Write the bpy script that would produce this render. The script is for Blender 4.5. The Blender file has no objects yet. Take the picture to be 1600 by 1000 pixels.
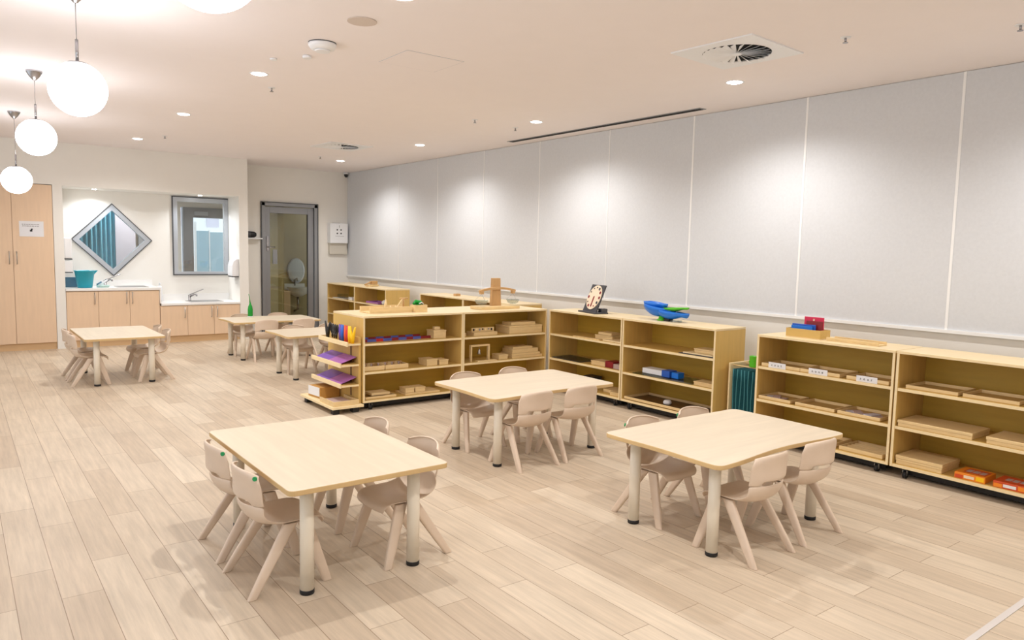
import bpy, bmesh, math, random
from mathutils import Vector, Matrix
R = math.radians
PI = math.pi
random.seed(7)
SC = bpy.context.scene
COL = SC.collection

# ------------------------------------------------------------------ camera, world, exposure
F_PX, YAW, PITCH, ROLL, CAM_H = 1149.87, 0.650715, 0.094286, 0.021215, 1.45
cd = bpy.data.cameras.new('camera')
cam = bpy.data.objects.new('camera', cd)
COL.objects.link(cam)
fw = Vector((math.sin(YAW) * math.cos(PITCH), math.cos(YAW) * math.cos(PITCH), -math.sin(PITCH)))
rt = Vector((math.cos(YAW), -math.sin(YAW), 0))
up = rt.cross(fw)
r2 = rt * math.cos(ROLL) + up * math.sin(ROLL)
u2 = -rt * math.sin(ROLL) + up * math.cos(ROLL)
m3 = Matrix((r2, u2, -fw)).transposed()
cam.matrix_world = Matrix.Translation((0, 0, CAM_H)) @ m3.to_4x4()
cd.sensor_fit = 'HORIZONTAL'
cd.sensor_width = 36.0
cd.lens = F_PX / 1600 * 36
cd.clip_start = 0.05
SC.camera = cam

w = bpy.data.worlds.new('daylight')
SC.world = w
w.use_nodes = True
w.node_tree.nodes['Background'].inputs[0].default_value = (0.86, 0.93, 1.0, 1)
w.node_tree.nodes['Background'].inputs[1].default_value = 0.9
SC.view_settings.view_transform = 'Standard'
SC.view_settings.look = 'None'
SC.view_settings.gamma = 1
SC.view_settings.use_curve_mapping = False
SC.view_settings.exposure = 0.94

DOWN_W = 40.0       # watts per ceiling downlight
GLOBE_E = 12.0       # emission of the pendant globes


# ------------------------------------------------------------------ materials
def lin(c):
    c = c / 255.0
    return c / 12.92 if c <= 0.04045 else ((c + 0.055) / 1.055) ** 2.4


def rgb(r, g, b):
    return (lin(r), lin(g), lin(b), 1)


def mat(name, col, rough=0.5, metal=0.0, spec=0.5, noise=0.0, scale=40.0, stretch=(1, 1, 1), bump=0.0, trans=0.0):
    m = bpy.data.materials.new(name)
    m.use_nodes = True
    nt = m.node_tree
    b = nt.nodes['Principled BSDF']
    b.inputs['Base Color'].default_value = col
    b.inputs['Roughness'].default_value = rough
    b.inputs['Metallic'].default_value = metal
    b.inputs['Specular IOR Level'].default_value = spec
    if trans:
        b.inputs['Transmission Weight'].default_value = trans
    if noise or bump:
        tc = nt.nodes.new('ShaderNodeTexCoord')
        mp = nt.nodes.new('ShaderNodeMapping')
        mp.inputs['Scale'].default_value = stretch
        nz = nt.nodes.new('ShaderNodeTexNoise')
        nz.inputs['Scale'].default_value = scale
        nz.inputs['Detail'].default_value = 5
        nt.links.new(tc.outputs['Object'], mp.inputs[0])
        nt.links.new(mp.outputs[0], nz.inputs['Vector'])
        if noise:
            mr = nt.nodes.new('ShaderNodeMapRange')
            mr.inputs['From Min'].default_value = 0.3
            mr.inputs['From Max'].default_value = 0.7
            mr.inputs['To Min'].default_value = 1 - noise
            mr.inputs['To Max'].default_value = 1 + noise
            mx = nt.nodes.new('ShaderNodeVectorMath')
            mx.operation = 'SCALE'
            mx.inputs[0].default_value = col[:3]
            nt.links.new(nz.outputs['Fac'], mr.inputs['Value'])
            nt.links.new(mr.outputs[0], mx.inputs['Scale'])
            nt.links.new(mx.outputs[0], b.inputs['Base Color'])
        if bump:
            bp = nt.nodes.new('ShaderNodeBump')
            bp.inputs['Strength'].default_value = bump
            bp.inputs['Distance'].default_value = 0.002
            nt.links.new(nz.outputs['Fac'], bp.inputs['Height'])
            nt.links.new(bp.outputs[0], b.inputs['Normal'])
    return m


def emit(name, col, s):
    m = bpy.data.materials.new(name)
    m.use_nodes = True
    nt = m.node_tree
    nt.nodes.clear()
    o = nt.nodes.new('ShaderNodeOutputMaterial')
    e = nt.nodes.new('ShaderNodeEmission')
    e.inputs[0].default_value = col
    e.inputs[1].default_value = s
    nt.links.new(e.outputs[0], o.inputs[0])
    return m


def glass(name, tint, gloss=0.12):
    m = bpy.data.materials.new(name)
    m.use_nodes = True
    nt = m.node_tree
    nt.nodes.clear()
    o = nt.nodes.new('ShaderNodeOutputMaterial')
    t = nt.nodes.new('ShaderNodeBsdfTransparent')
    t.inputs[0].default_value = tint
    g = nt.nodes.new('ShaderNodeBsdfGlossy')
    g.inputs['Roughness'].default_value = 0.02
    mx = nt.nodes.new('ShaderNodeMixShader')
    mx.inputs[0].default_value = gloss
    nt.links.new(t.outputs[0], mx.inputs[1])
    nt.links.new(g.outputs[0], mx.inputs[2])
    nt.links.new(mx.outputs[0], o.inputs[0])
    return m


def plank_mat():
    m = bpy.data.materials.new('pale_oak_planks')
    m.use_nodes = True
    nt = m.node_tree
    b = nt.nodes['Principled BSDF']
    tc = nt.nodes.new('ShaderNodeTexCoord')
    sp = nt.nodes.new('ShaderNodeSeparateXYZ')
    cb = nt.nodes.new('ShaderNodeCombineXYZ')
    nt.links.new(tc.outputs['Object'], sp.inputs[0])
    nt.links.new(sp.outputs['Y'], cb.inputs['X'])
    ad = nt.nodes.new('ShaderNodeMath')
    ad.operation = 'ADD'
    ad.inputs[1].default_value = 0.004 + 10 * 0.152
    nt.links.new(sp.outputs['X'], ad.inputs[0])
    nt.links.new(ad.outputs[0], cb.inputs['Y'])

    def brick(c1, c2, mortar, ms, bias):
        br = nt.nodes.new('ShaderNodeTexBrick')
        br.offset = 0.37
        br.offset_frequency = 2
        br.inputs['Scale'].default_value = 1.0
        br.inputs['Brick Width'].default_value = 0.93
        br.inputs['Row Height'].default_value = 0.152
        br.inputs['Mortar Size'].default_value = ms
        br.inputs['Mortar Smooth'].default_value = 0.3
        br.inputs['Bias'].default_value = bias
        br.inputs['Color1'].default_value = c1
        br.inputs['Color2'].default_value = c2
        br.inputs['Mortar'].default_value = mortar
        nt.links.new(cb.outputs[0], br.inputs['Vector'])
        return br
    br = brick(rgb(215, 199, 177), rgb(197, 178, 155), rgb(146, 124, 100), 0.0016, 0.0)
    mp = nt.nodes.new('ShaderNodeMapping')
    mp.inputs['Scale'].default_value = (1.0, 14.0, 1.0)
    nt.links.new(cb.outputs[0], mp.inputs[0])
    nz = nt.nodes.new('ShaderNodeTexNoise')
    nz.inputs['Scale'].default_value = 2.6
    nz.inputs['Detail'].default_value = 7
    nz.inputs['Roughness'].default_value = 0.65
    nt.links.new(mp.outputs[0], nz.inputs['Vector'])
    nz2 = nt.nodes.new('ShaderNodeTexNoise')
    nz2.inputs['Scale'].default_value = 1.7
    nz2.inputs['Detail'].default_value = 3
    nt.links.new(cb.outputs[0], nz2.inputs['Vector'])
    r1 = nt.nodes.new('ShaderNodeMapRange')
    r1.inputs['From Min'].default_value = 0.3
    r1.inputs['From Max'].default_value = 0.7
    r1.inputs['To Min'].default_value = 0.84
    r1.inputs['To Max'].default_value = 1.1
    nt.links.new(nz.outputs['Fac'], r1.inputs[0])
    r3 = nt.nodes.new('ShaderNodeMapRange')
    r3.inputs['From Min'].default_value = 0.3
    r3.inputs['From Max'].default_value = 0.7
    r3.inputs['To Min'].default_value = 0.94
    r3.inputs['To Max'].default_value = 1.05
    nt.links.new(nz2.outputs['Fac'], r3.inputs[0])
    mu = nt.nodes.new('ShaderNodeMath')
    mu.operation = 'MULTIPLY'
    nt.links.new(r1.outputs[0], mu.inputs[0])
    nt.links.new(r3.outputs[0], mu.inputs[1])
    sc = nt.nodes.new('ShaderNodeVectorMath')
    sc.operation = 'SCALE'
    nt.links.new(br.outputs['Color'], sc.inputs[0])
    nt.links.new(mu.outputs[0], sc.inputs['Scale'])
    nt.links.new(sc.outputs[0], b.inputs['Base Color'])
    b.inputs['Roughness'].default_value = 0.42
    b.inputs['Specular IOR Level'].default_value = 0.35
    bp = nt.nodes.new('ShaderNodeBump')
    bp.inputs['Strength'].default_value = 0.25
    bp.inputs['Distance'].default_value = 0.001
    nt.links.new(br.outputs['Fac'], bp.inputs['Height'])
    bp.invert = True
    nt.links.new(bp.outputs[0], b.inputs['Normal'])
    return m


M = dict(
    floor=plank_mat(),
    ceiling=mat('ceiling_paint', rgb(247, 240, 240), 0.9, spec=0.1, noise=0.006, scale=6),
    wall=mat('wall_paint', rgb(240, 237, 231), 0.8, spec=0.2, noise=0.006, scale=8),
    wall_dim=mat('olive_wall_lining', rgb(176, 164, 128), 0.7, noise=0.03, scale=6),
    felt=mat('grey_felt_panel', rgb(216, 218, 222), 0.95, spec=0.1, noise=0.022, scale=50, bump=0.12),
    strip=mat('white_strip', rgb(246, 246, 246), 0.5),
    alu=mat('grey_aluminium', rgb(150, 152, 156), 0.4, metal=0.35, noise=0.01, scale=20),
    alu_dark=mat('dark_grey_seal', rgb(74, 76, 80), 0.5),
    alu_pale=mat('pale_aluminium', rgb(188, 194, 202), 0.4, metal=0.3),
    lam=mat('pale_beech_laminate', rgb(233, 203, 172), 0.5, noise=0.03, scale=5, stretch=(6, 6, 0.6)),
    lam_kick=mat('beech_kickboard', rgb(216, 180, 136), 0.55, noise=0.03, scale=5, stretch=(1, 6, 6)),
    seam=mat('dark_seam', rgb(120, 92, 66), 0.8),
    stone=mat('white_benchtop', rgb(245, 244, 242), 0.3, noise=0.01, scale=60),
    steel=mat('brushed_steel', rgb(188, 184, 180), 0.3, metal=0.9, noise=0.02, scale=30),
    birch=mat('birch_ply_face', rgb(212, 176, 100), 0.45, noise=0.05, scale=4, stretch=(1, 9, 9)),
    birch_end=mat('birch_ply_side', rgb(216, 180, 106), 0.45, noise=0.05, scale=4, stretch=(9, 9, 0.8)),
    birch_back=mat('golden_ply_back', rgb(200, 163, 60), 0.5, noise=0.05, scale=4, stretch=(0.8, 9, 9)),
    top_pale=mat('pale_ply_top', rgb(236, 214, 172), 0.4, noise=0.03, scale=4, stretch=(1, 9, 9)),
    edge=mat('pale_ply_edge', rgb(246, 224, 178), 0.5, noise=0.03, scale=30),
    top=mat('maple_laminate', rgb(223, 208, 184), 0.38, noise=0.05, scale=3.2, stretch=(0.7, 8, 1)),
    top_y=mat('maple_laminate_lengthwise', rgb(223, 208, 184), 0.38, noise=0.05, scale=3.2, stretch=(8, 0.7, 1)),
    top_edge=mat('golden_table_edge', rgb(212, 180, 128), 0.5, noise=0.03, scale=12),
    leg=mat('cream_powder_coat', rgb(238, 228, 210), 0.35),
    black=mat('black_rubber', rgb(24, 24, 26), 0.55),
    chair=mat('beige_plastic', rgb(224, 203, 182), 0.42, noise=0.012, scale=25, bump=0.08),
    green=mat('green_sticker', rgb(20, 150, 84), 0.4),
    globe=emit('glowing_opal_glass', (0.96, 0.97, 1.0, 1), GLOBE_E),
    lamp=emit('downlight_lens', (1.0, 0.985, 0.95, 1), 14.0),
    chrome=mat('satin_chrome', rgb(170, 168, 170), 0.25, metal=0.9),
    white=mat('white_plastic', rgb(242, 243, 246), 0.35),
    paper=mat('white_paper', rgb(234, 234, 238), 0.8),
    ink=mat('black_ink', rgb(34, 34, 38), 0.7),
    ink_soft=mat('grey_ink', rgb(150, 148, 150), 0.7),
    wood=mat('natural_wood', rgb(232, 203, 150), 0.5, noise=0.06, scale=6, stretch=(2, 9, 9)),
    wood_dark=mat('toy_beech', rgb(206, 164, 112), 0.5, noise=0.06, scale=6, stretch=(9, 9, 1)),
    inner=mat('tray_inside', rgb(196, 160, 96), 0.6, noise=0.05, scale=6),
    glassp=glass('clear_glass', (0.93, 0.97, 0.98, 1), 0.10),
    glassd=glass('smoky_door_glass', (0.66, 0.67, 0.56, 1), 0.10),
    acrylic=glass('clear_acrylic', (0.86, 0.90, 0.90, 1), 0.2),
    red=mat('red_paint', rgb(196, 44, 44), 0.45),
    dred=mat('dark_red_paint', rgb(140, 30, 38), 0.45),
    pink=mat('crimson_card', rgb(214, 44, 84), 0.5),
    blue=mat('blue_plastic', rgb(20, 118, 222), 0.35),
    blue2=mat('blue_rod_paint', rgb(84, 96, 178), 0.5),
    teal=mat('teal_plastic', rgb(24, 166, 190), 0.35),
    tub=mat('slate_blue_plastic', rgb(96, 138, 164), 0.4),
    lime=mat('lime_plastic', rgb(92, 200, 40), 0.4),
    gbottle=mat('green_plastic', rgb(0, 150, 44), 0.35),
    cloth_teal=mat('dark_teal_cloth', rgb(18, 84, 92), 0.85, noise=0.1, scale=60, bump=0.3),
    hem=mat('teal_hem', rgb(70, 140, 148), 0.8),
    violet=mat('violet_sheet', rgb(134, 92, 190), 0.35),
    lilac=mat('magenta_sheet', rgb(176, 110, 186), 0.35),
    mauve=mat('mauve_card', rgb(190, 166, 162), 0.6),
    orange=mat('orange_card', rgb(240, 140, 34), 0.45),
    rust=mat('red_orange_card', rgb(208, 78, 32), 0.45),
    card=mat('brown_cardboard', rgb(196, 146, 74), 0.7, noise=0.04, scale=20),
    slate=mat('dark_grey_board', rgb(62, 62, 68), 0.5),
    face=mat('cream_dial', rgb(240, 220, 194), 0.5),
    brownb=mat('brown_bead_board', rgb(104, 74, 34), 0.55, noise=0.12, scale=30),
    yellow=mat('yellow_plastic', rgb(250, 198, 10), 0.4),
    orangep=mat('orange_plastic', rgb(232, 84, 22), 0.4),
    purple=mat('purple_plastic', rgb(98, 70, 168), 0.4),
    bluep=mat('deep_blue_plastic', rgb(36, 92, 190), 0.4),
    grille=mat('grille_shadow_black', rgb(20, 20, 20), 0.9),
    curtain=mat('teal_curtain', rgb(112, 178, 200), 0.8, noise=0.2, scale=7, stretch=(5, 5, 0.15)),
    fence=mat('pale_blue_fence', rgb(172, 202, 216), 0.6, noise=0.02, scale=4),
    render=mat('white_render', rgb(240, 240, 240), 0.8, noise=0.02, scale=4),
    lavender=mat('lavender_panel', rgb(206, 202, 214), 0.6, noise=0.01, scale=4),
)


# ------------------------------------------------------------------ mesh builder
class MB:
    def __init__(self):
        self.v, self.f, self.mi, self.mats, self.sm = [], [], [], [], []

    def _m(self, m):
        m = M[m] if isinstance(m, str) else m
        if m not in self.mats:
            self.mats.append(m)
        return self.mats.index(m)

    def add(self, vs, fs, m, smooth=False):
        k = len(self.v)
        i = self._m(m)
        self.v += [tuple(p) for p in vs]
        for f in fs:
            self.f.append([a + k for a in f])
            self.mi.append(i)
            self.sm.append(smooth)
        return self

    def box(self, x0, x1, y0, y1, z0, z1, m, edge=None, axis='-y'):
        vs = [(x, y, z) for z in (z0, z1) for y in (y0, y1) for x in (x0, x1)]
        fs = [(0, 2, 3, 1), (4, 5, 7, 6), (0, 1, 5, 4), (2, 6, 7, 3), (0, 4, 6, 2), (1, 3, 7, 5)]
        self.add(vs, fs, m)
        if edge:
            n = len(self.f)
            self.mi[n - 4] = self._m(edge)   # the -y face
        return self

    def obox(self, c, ax, ay, az, m):
        c, ax, ay, az = map(Vector, (c, ax, ay, az))
        vs = [c + sx * ax + sy * ay + sz * az for sz in (-1, 1) for sy in (-1, 1) for sx in (-1, 1)]
        fs = [(0, 2, 3, 1), (4, 5, 7, 6), (0, 1, 5, 4), (2, 6, 7, 3), (0, 4, 6, 2), (1, 3, 7, 5)]
        return self.add(vs, fs, m)

    def lathe(self, prof, m, c=(0, 0, 0), n=24, smooth=True, cap=True):
        vs, fs = [], []
        for r, z in prof:
            for k in range(n):
                a = 2 * PI * k / n
                vs.append((c[0] + r * math.cos(a), c[1] + r * math.sin(a), c[2] + z))
        for i in range(len(prof) - 1):
            for k in range(n):
                k2 = (k + 1) % n
                fs.append((i * n + k, i * n + k2, (i + 1) * n + k2, (i + 1) * n + k))
        self.add(vs, fs, m, smooth)
        if cap:
            q = []
            if prof[0][0] > 1e-5:
                q.append(list(range(n))[::-1])
            if prof[-1][0] > 1e-5:
                q.append([(len(prof) - 1) * n + k for k in range(n)])
            base = len(self.v) - len(vs)
            for f in q:
                self.f.append([a + base for a in f])
                self.mi.append(self._m(m))
                self.sm.append(False)
        return self

    def cyl(self, c, r, h, m, n=24, r2=None):
        return self.lathe([(r, 0), (r if r2 is None else r2, h)], m, c, n)

    def tube(self, pts, r, m, n=10):
        pts = [Vector(p) for p in pts]
        rs = r if isinstance(r, (list, tuple)) else [r] * len(pts)
        vs, fs = [], []
        pn = None
        for i, p in enumerate(pts):
            d = (pts[min(i + 1, len(pts) - 1)] - pts[max(i - 1, 0)]).normalized()
            if pn is None:
                pn = d.orthogonal().normalized()
            pn = (pn - d * pn.dot(d)).normalized()
            b = d.cross(pn)
            for k in range(n):
                a = 2 * PI * k / n
                vs.append(p + (pn * math.cos(a) + b * math.sin(a)) * rs[i])
        for i in range(len(pts) - 1):
            for k in range(n):
                k2 = (k + 1) % n
                fs.append((i * n + k, i * n + k2, (i + 1) * n + k2, (i + 1) * n + k))
        self.add(vs, fs, m, True)
        b0 = len(self.v) - len(vs)
        for f in (list(range(n))[::-1], [(len(pts) - 1) * n + k for k in range(n)]):
            self.f.append([a + b0 for a in f])
            self.mi.append(self._m(m))
            self.sm.append(False)
        return self

    def prism(self, pts, z0, z1, m, side=None):
        n = len(pts)
        vs = [(x, y, z0) for x, y in pts] + [(x, y, z1) for x, y in pts]
        self.add(vs, [list(range(n))[::-1], list(range(n, 2 * n))], m)
        b0 = len(self.v) - 2 * n
        for k in range(n):
            k2 = (k + 1) % n
            self.f.append([b0 + k, b0 + k2, b0 + n + k2, b0 + n + k])
            self.mi.append(self._m(side or m))
            self.sm.append(False)
        return self

    def prismv(self, pts, o, u, v, d, m):
        """outline pts in plane (u, v) at o, extruded along d"""
        o, u, v, d = map(Vector, (o, u, v, d))
        n = len(pts)
        vs = [o + u * a + v * b for a, b in pts] + [o + u * a + v * b + d for a, b in pts]
        fs = [list(range(n))[::-1], list(range(n, 2 * n))]
        fs += [(k, (k + 1) % n, n + (k + 1) % n, n + k) for k in range(n)]
        return self.add(vs, fs, m)

    def build(self, name, parent=None, bevel=0, seg=2, loc=None, rotz=0):
        me = bpy.data.meshes.new(name)
        me.from_pydata(self.v, [], self.f)
        for m in self.mats:
            me.materials.append(m)
        me.polygons.foreach_set('material_index', self.mi)
        me.polygons.foreach_set('use_smooth', self.sm)
        bm = bmesh.new()
        bm.from_mesh(me)
        bmesh.ops.recalc_face_normals(bm, faces=bm.faces)
        bm.to_mesh(me)
        bm.free()
        me.update()
        o = bpy.data.objects.new(name, me)
        COL.objects.link(o)
        if parent:
            o.parent = parent
        if loc:
            o.location = loc
        o.rotation_euler = (0, 0, rotz)
        if bevel:
            b = o.modifiers.new('bevel', 'BEVEL')
            b.width = bevel
            b.segments = seg
            b.limit_method = 'ANGLE'
            b.harden_normals = False
        return o


def tag(o, label, cat, group=None, kind=None):
    if label:
        o['label'] = label
    if cat:
        o['category'] = cat
    if group:
        o['group'] = group
    if kind:
        o['kind'] = kind
    return o


def thing(name, label, cat, loc=(0, 0, 0), rotz=0, group=None):
    o = bpy.data.objects.new(name, None)
    o.empty_display_size = 0.1
    COL.objects.link(o)
    o.location = loc
    o.rotation_euler = (0, 0, rotz)
    return tag(o, label, cat, group)


def struct(o, label=None):
    o['kind'] = 'structure'
    if label:
        o['label'] = label
    return o


def dup(root, loc, rotz, label=None, group=None):
    r = root.copy()
    COL.objects.link(r)
    r.location = loc
    r.rotation_euler = (0, 0, rotz)
    if label:
        r['label'] = label
    if group:
        r['group'] = group
    for ch in list(root.children):
        c = ch.copy()
        COL.objects.link(c)
        c.parent = r
        for g in list(ch.children):
            d = g.copy()
            COL.objects.link(d)
            d.parent = c
    return r


# ------------------------------------------------------------------ the room
XR, YB, ZC, YF, XE, XL, YS = 5.624, 12.255, 2.745, 11.51, 3.638, -2.3, -2.6
struct(MB().box(XL - .1, 7.0, YS - .1, 15.0, -0.1, 0, 'floor').build('floor'))
struct(MB().box(XL - .1, 7.0, YS - .1, 15.0, ZC, ZC + .1, 'ceiling').build('ceiling'))
struct(MB().box(2.55, XR, 1.052, 1.078, 0.0005, 0.003, mat('floor_trim', rgb(210, 203, 198), .5)).build('trim_1'), 'pale metal strip set across the plank floor at the near right')

wr = struct(MB().box(XR, XR + .12, YS, YB, 0, ZC, 'wall').build('wall_right'))
joints = [YB - .01, 10.36, 9.2, 8.045, 6.889, 5.722, 4.605, 3.45, 2.276, 1.12, -0.035, -1.19, YS + .01]
PZ = 0.945
for a, b in zip(joints[:-1], joints[1:]):
    MB().box(XR - .012, XR - .0005, b + .004, a - .004, PZ, ZC - .004, 'felt').build('felt_panel', wr)
for i, y in enumerate(joints[1:-1]):
    wd = 0.009 if y < 5 else 0.0045
    MB().box(XR - .0155, XR - .0005, y - wd, y + wd, PZ, ZC - .003, 'strip').build('joint_strip', wr)
MB().box(XR - .026, XR - .0005, YS, YB - .002, PZ - .014, PZ + .010, 'strip').build('sill_strip', wr)

# back wall: bulkhead, piers, niche
CUPL = 0.18
bm_ = MB()
bm_.box(XL, CUPL, YF, YF + .62, 0, ZC, 'wall')
bm_.box(CUPL, 1.09, YF, YF + .62, 2.185, ZC, 'wall')
bm_.box(1.09, 1.203, YF, YF + .62, 0, ZC, 'wall')
bm_.box(1.203, 3.505, YF, YF + .62, 2.178, ZC, 'wall')
bm_.box(3.505, XE, YF, YB + .1, 0, ZC, 'wall')
struct(bm_.build('wall_back'))
YN = 12.085
# niche back with a diamond and a rectangular opening
DX, DZ, DH = 1.872, 1.48, 0.485
WX0, WX1, WZ0, WZ1 = 2.69, 3.50, 0.98, 2.15
nb = MB()


def ring(outer, inner, y0, y1):
    n = len(outer)
    vs = [(x, y0, z) for x, z in outer + inner] + [(x, y1, z) for x, z in outer + inner]
    fs = []
    for k in range(n):
        k2 = (k + 1) % n
        fs.append((k, k2, n + k2, n + k))
        fs.append((2 * n + k, 3 * n + k, 3 * n + k2, 2 * n + k2))
        fs.append((n + k, n + k2, 3 * n + k2, 3 * n + k))
    nb.add(vs, fs, 'wall')


ring([(1.203, 0), (1.872, 0), (2.55, 0), (2.55, 1.48), (2.55, 2.178), (1.872, 2.178), (1.203, 2.178), (1.203, 1.48)],
     [(DX - DH / 2, DZ - DH / 2), (DX, DZ - DH), (DX + DH / 2, DZ - DH / 2), (DX + DH, DZ), (DX + DH / 2, DZ + DH / 2), (DX, DZ + DH),
      (DX - DH / 2, DZ + DH / 2), (DX - DH, DZ)], YN, YN + .1)
ring([(2.55, 0), (3.56, 0), (3.56, 2.178), (2.55, 2.178)], [(WX0, WZ0), (WX1, WZ0), (WX1, WZ1), (WX0, WZ1)], YN, YN + .1)
struct(nb.build('wall_niche'))


def frame_ring(name, pts_out, pts_in, y0, y1, m, parent):
    n = len(pts_out)
    b = MB()
    vs = [(x, y0, z) for x, z in pts_out + pts_in] + [(x, y1, z) for x, z in pts_out + pts_in]
    fs = []
    for k in range(n):
        k2 = (k + 1) % n
        fs += [(k, k2, n + k2, n + k), (2 * n + k, 3 * n + k, 3 * n + k2, 2 * n + k2),
               (n + k, n + k2, 3 * n + k2, 3 * n + k), (k, 2 * n + k, 2 * n + k2, k2)]
    b.add(vs, fs, m)
    return b.build(name, parent)


def dia(h):
    return [(DX, DZ - h), (DX + h, DZ), (DX, DZ + h), (DX - h, DZ)]


def rect(x0, x1, z0, z1):
    return [(x0, z0), (x1, z0), (x1, z1), (x0, z1)]


w1 = struct(frame_ring('window_1', dia(.512), dia(.425), YN - .02, YN + .05, 'alu_pale', None), 'diamond shaped window in a silver frame above the bench')
frame_ring('window_seal', dia(.525), dia(.510), YN - .026, YN + .04, 'alu_dark', w1)
MB().add([(x, YN + .02, z) for x, z in dia(.43)], [(0, 1, 2, 3)], 'glassp').build('pane', w1)
w2 = struct(frame_ring('window_2', rect(2.69, 3.51, .975, 2.155), rect(2.755, 3.445, 1.02, 2.085), YN - .02, YN + .05, 'alu_pale', None), 'rectangular window in a silver frame at the right of the bench niche')
frame_ring('window_seal', rect(2.68, 3.517, .965, 2.163), rect(2.695, 3.503, .98, 2.148), YN - .026, YN + .04, 'alu_dark', w2)
MB().add([(x, YN + .02, z) for x, z in rect(2.75, 3.45, 1.01, 2.09)], [(0, 1, 2, 3)], 'glassp').build('pane', w2)

# door wall
dw = MB()
DX0, DX1, DZ1 = 4.09, 5.05, 2.155
dw.box(XE, DX0, YB, YB + .1, 0, ZC, 'wall').box(DX1, XR + .12, YB, YB + .1, 0, ZC, 'wall').box(DX0, DX1, YB, YB + .1, DZ1, ZC, 'wall')
struct(dw.build('wall_door_side'))
dr = struct(MB().box(DX0, DX0 + .055, YB - .03, YB + .1, 0, DZ1, 'alu').box(DX1 - .055, DX1, YB - .03, YB + .1, 0, DZ1, 'alu')
            .box(DX0, DX1, YB - .03, YB + .1, DZ1 - .055, DZ1, 'alu').build('door_1', bevel=.003), 'grey metal framed glass door in the far corner')
MB().box(DX0 - .012, DX0, YB - .034, YB, 0, DZ1 + .012, 'alu_dark').box(DX1, DX1 + .012, YB - .034, YB, 0, DZ1 + .012, 'alu_dark').box(DX0, DX1, YB - .034, YB, DZ1, DZ1 + .012, 'alu_dark').build('door_seal', dr)
lf = MB()
a0, a1 = DX0 + .062, DX1 - .062
lf.box(a0, a0 + .085, YB + .01, YB + .055, .01, 2.09, 'alu').box(a1 - .10, a1, YB + .01, YB + .055, .01, 2.09, 'alu')
lf.box(a0 + .085, a1 - .10, YB + .01, YB + .055, 1.985, 2.09, 'alu').box(a0 + .085, a1 - .10, YB + .01, YB + .055, .01, .12, 'alu')
lf.build('door_leaf', dr, bevel=.003)
MB().box(a1 + .0005, a1 + .006, YB + .005, YB + .05, .01, 2.09, 'alu_dark').box(a1 - .104, a1 - .098, YB + .004, YB + .05, .12, 1.985, 'alu_dark').build('door_gap', dr)
MB().add([(a0 + .08, YB + .03, .1), (a1 - .09, YB + .03, .1), (a1 - .09, YB + .03, 2.0), (a0 + .08, YB + .03, 2.0)], [(0, 1, 2, 3)], 'glassd').build('pane', dr)
MB().tube([(a0 + .045, YB + .01, 1.42), (a0 + .045, YB - .045, 1.42), (a0 + .15, YB - .045, 1.42)], .010, 'chrome').box(a0 + .025, a0 + .06, YB - .004, YB + .012, 1.36, 1.60, 'chrome').build('door_handle', dr)
MB().box(a0 + .13, a0 + .20, YB - .004, YB + .028, 1.14, 1.38, 'alu').build('push_plate', dr)

# left wall with big windows and the wall behind the camera (out of frame, they let the daylight in)
wl = MB()
wl.box(XL - .1, XL, YS, YF + .6, 0, .35, 'wall').box(XL - .1, XL, YS, YF + .6, 2.45, ZC, 'wall')
ops = [(-2.0, 0.4), (0.9, 3.3), (3.8, 6.2), (6.7, 9.1)]
ys = YS
for a, b in ops:
    wl.box(XL - .1, XL, ys, a, .35, 2.45, 'wall')
    ys = b
wl.box(XL - .1, XL, ys, YF + .6, .35, 2.45, 'wall')
struct(wl.build('wall_left'))
for i, (a, b) in enumerate(ops):
    wf = MB()
    for y in (a, (a + b) / 2 - .025, b - .05):
        wf.box(XL - .07, XL - .02, y, y + .05, .35, 2.45, 'alu')
    wf.box(XL - .07, XL - .02, a, b, .35, .40, 'alu').box(XL - .07, XL - .02, a, b, 2.40, 2.45, 'alu')
    o = struct(wf.build('window_%d' % (i + 3)))
struct(MB().box(XL - .1, XR + .12, YS - .1, YS, 0, ZC, 'wall').build('wall_front'))

# rooms seen through the glass
bk = MB()
bk.box(-0.2, 3.62, 14.2, 14.3, 0, ZC, 'wall')          # left of the far door is trimmed below
bk = MB()
bk.box(0.6, 3.30, 14.2, 14.3, 0, ZC, 'wall').box(3.30, 4.35, 14.2, 14.3, 2.10, ZC, 'wall').box(4.35, 4.5, 14.2, 14.3, 0, ZC, 'wall')
bk.box(0.5, 0.6, YN + .1, 14.3, 0, ZC, 'wall')
struct(bk.build('wall_rear_room'))
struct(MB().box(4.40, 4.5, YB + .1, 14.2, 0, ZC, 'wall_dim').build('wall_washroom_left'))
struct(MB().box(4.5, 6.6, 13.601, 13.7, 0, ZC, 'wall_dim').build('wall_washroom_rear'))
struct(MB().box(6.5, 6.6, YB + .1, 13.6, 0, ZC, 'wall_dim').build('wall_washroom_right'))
d2 = struct(MB().box(3.33, 3.50, 14.16, 14.3, 0, 2.10, 'alu').box(3.50, 4.25, 14.16, 14.3, 1.92, 2.10, 'alu').box(4.10, 4.28, 14.16, 14.3, 0, 2.1, 'alu').build('door_2'), 'grey framed glass door to the outside seen through the niche window')
MB().add([(3.5, 14.23, 0), (4.12, 14.23, 0), (4.12, 14.23, 1.95), (3.5, 14.23, 1.95)], [(0, 1, 2, 3)], 'glassp').build('pane', d2)
struct(MB().box(3.52, 3.75, 14.13, 14.16, 1.96, 2.03, 'alu_pale').build('trim_2'), 'pale door closer on the far grey door')
struct(MB().box(1.0, 9.0, 14.3, 24, -.12, -.02, 'render').build('floor_outside'))
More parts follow.
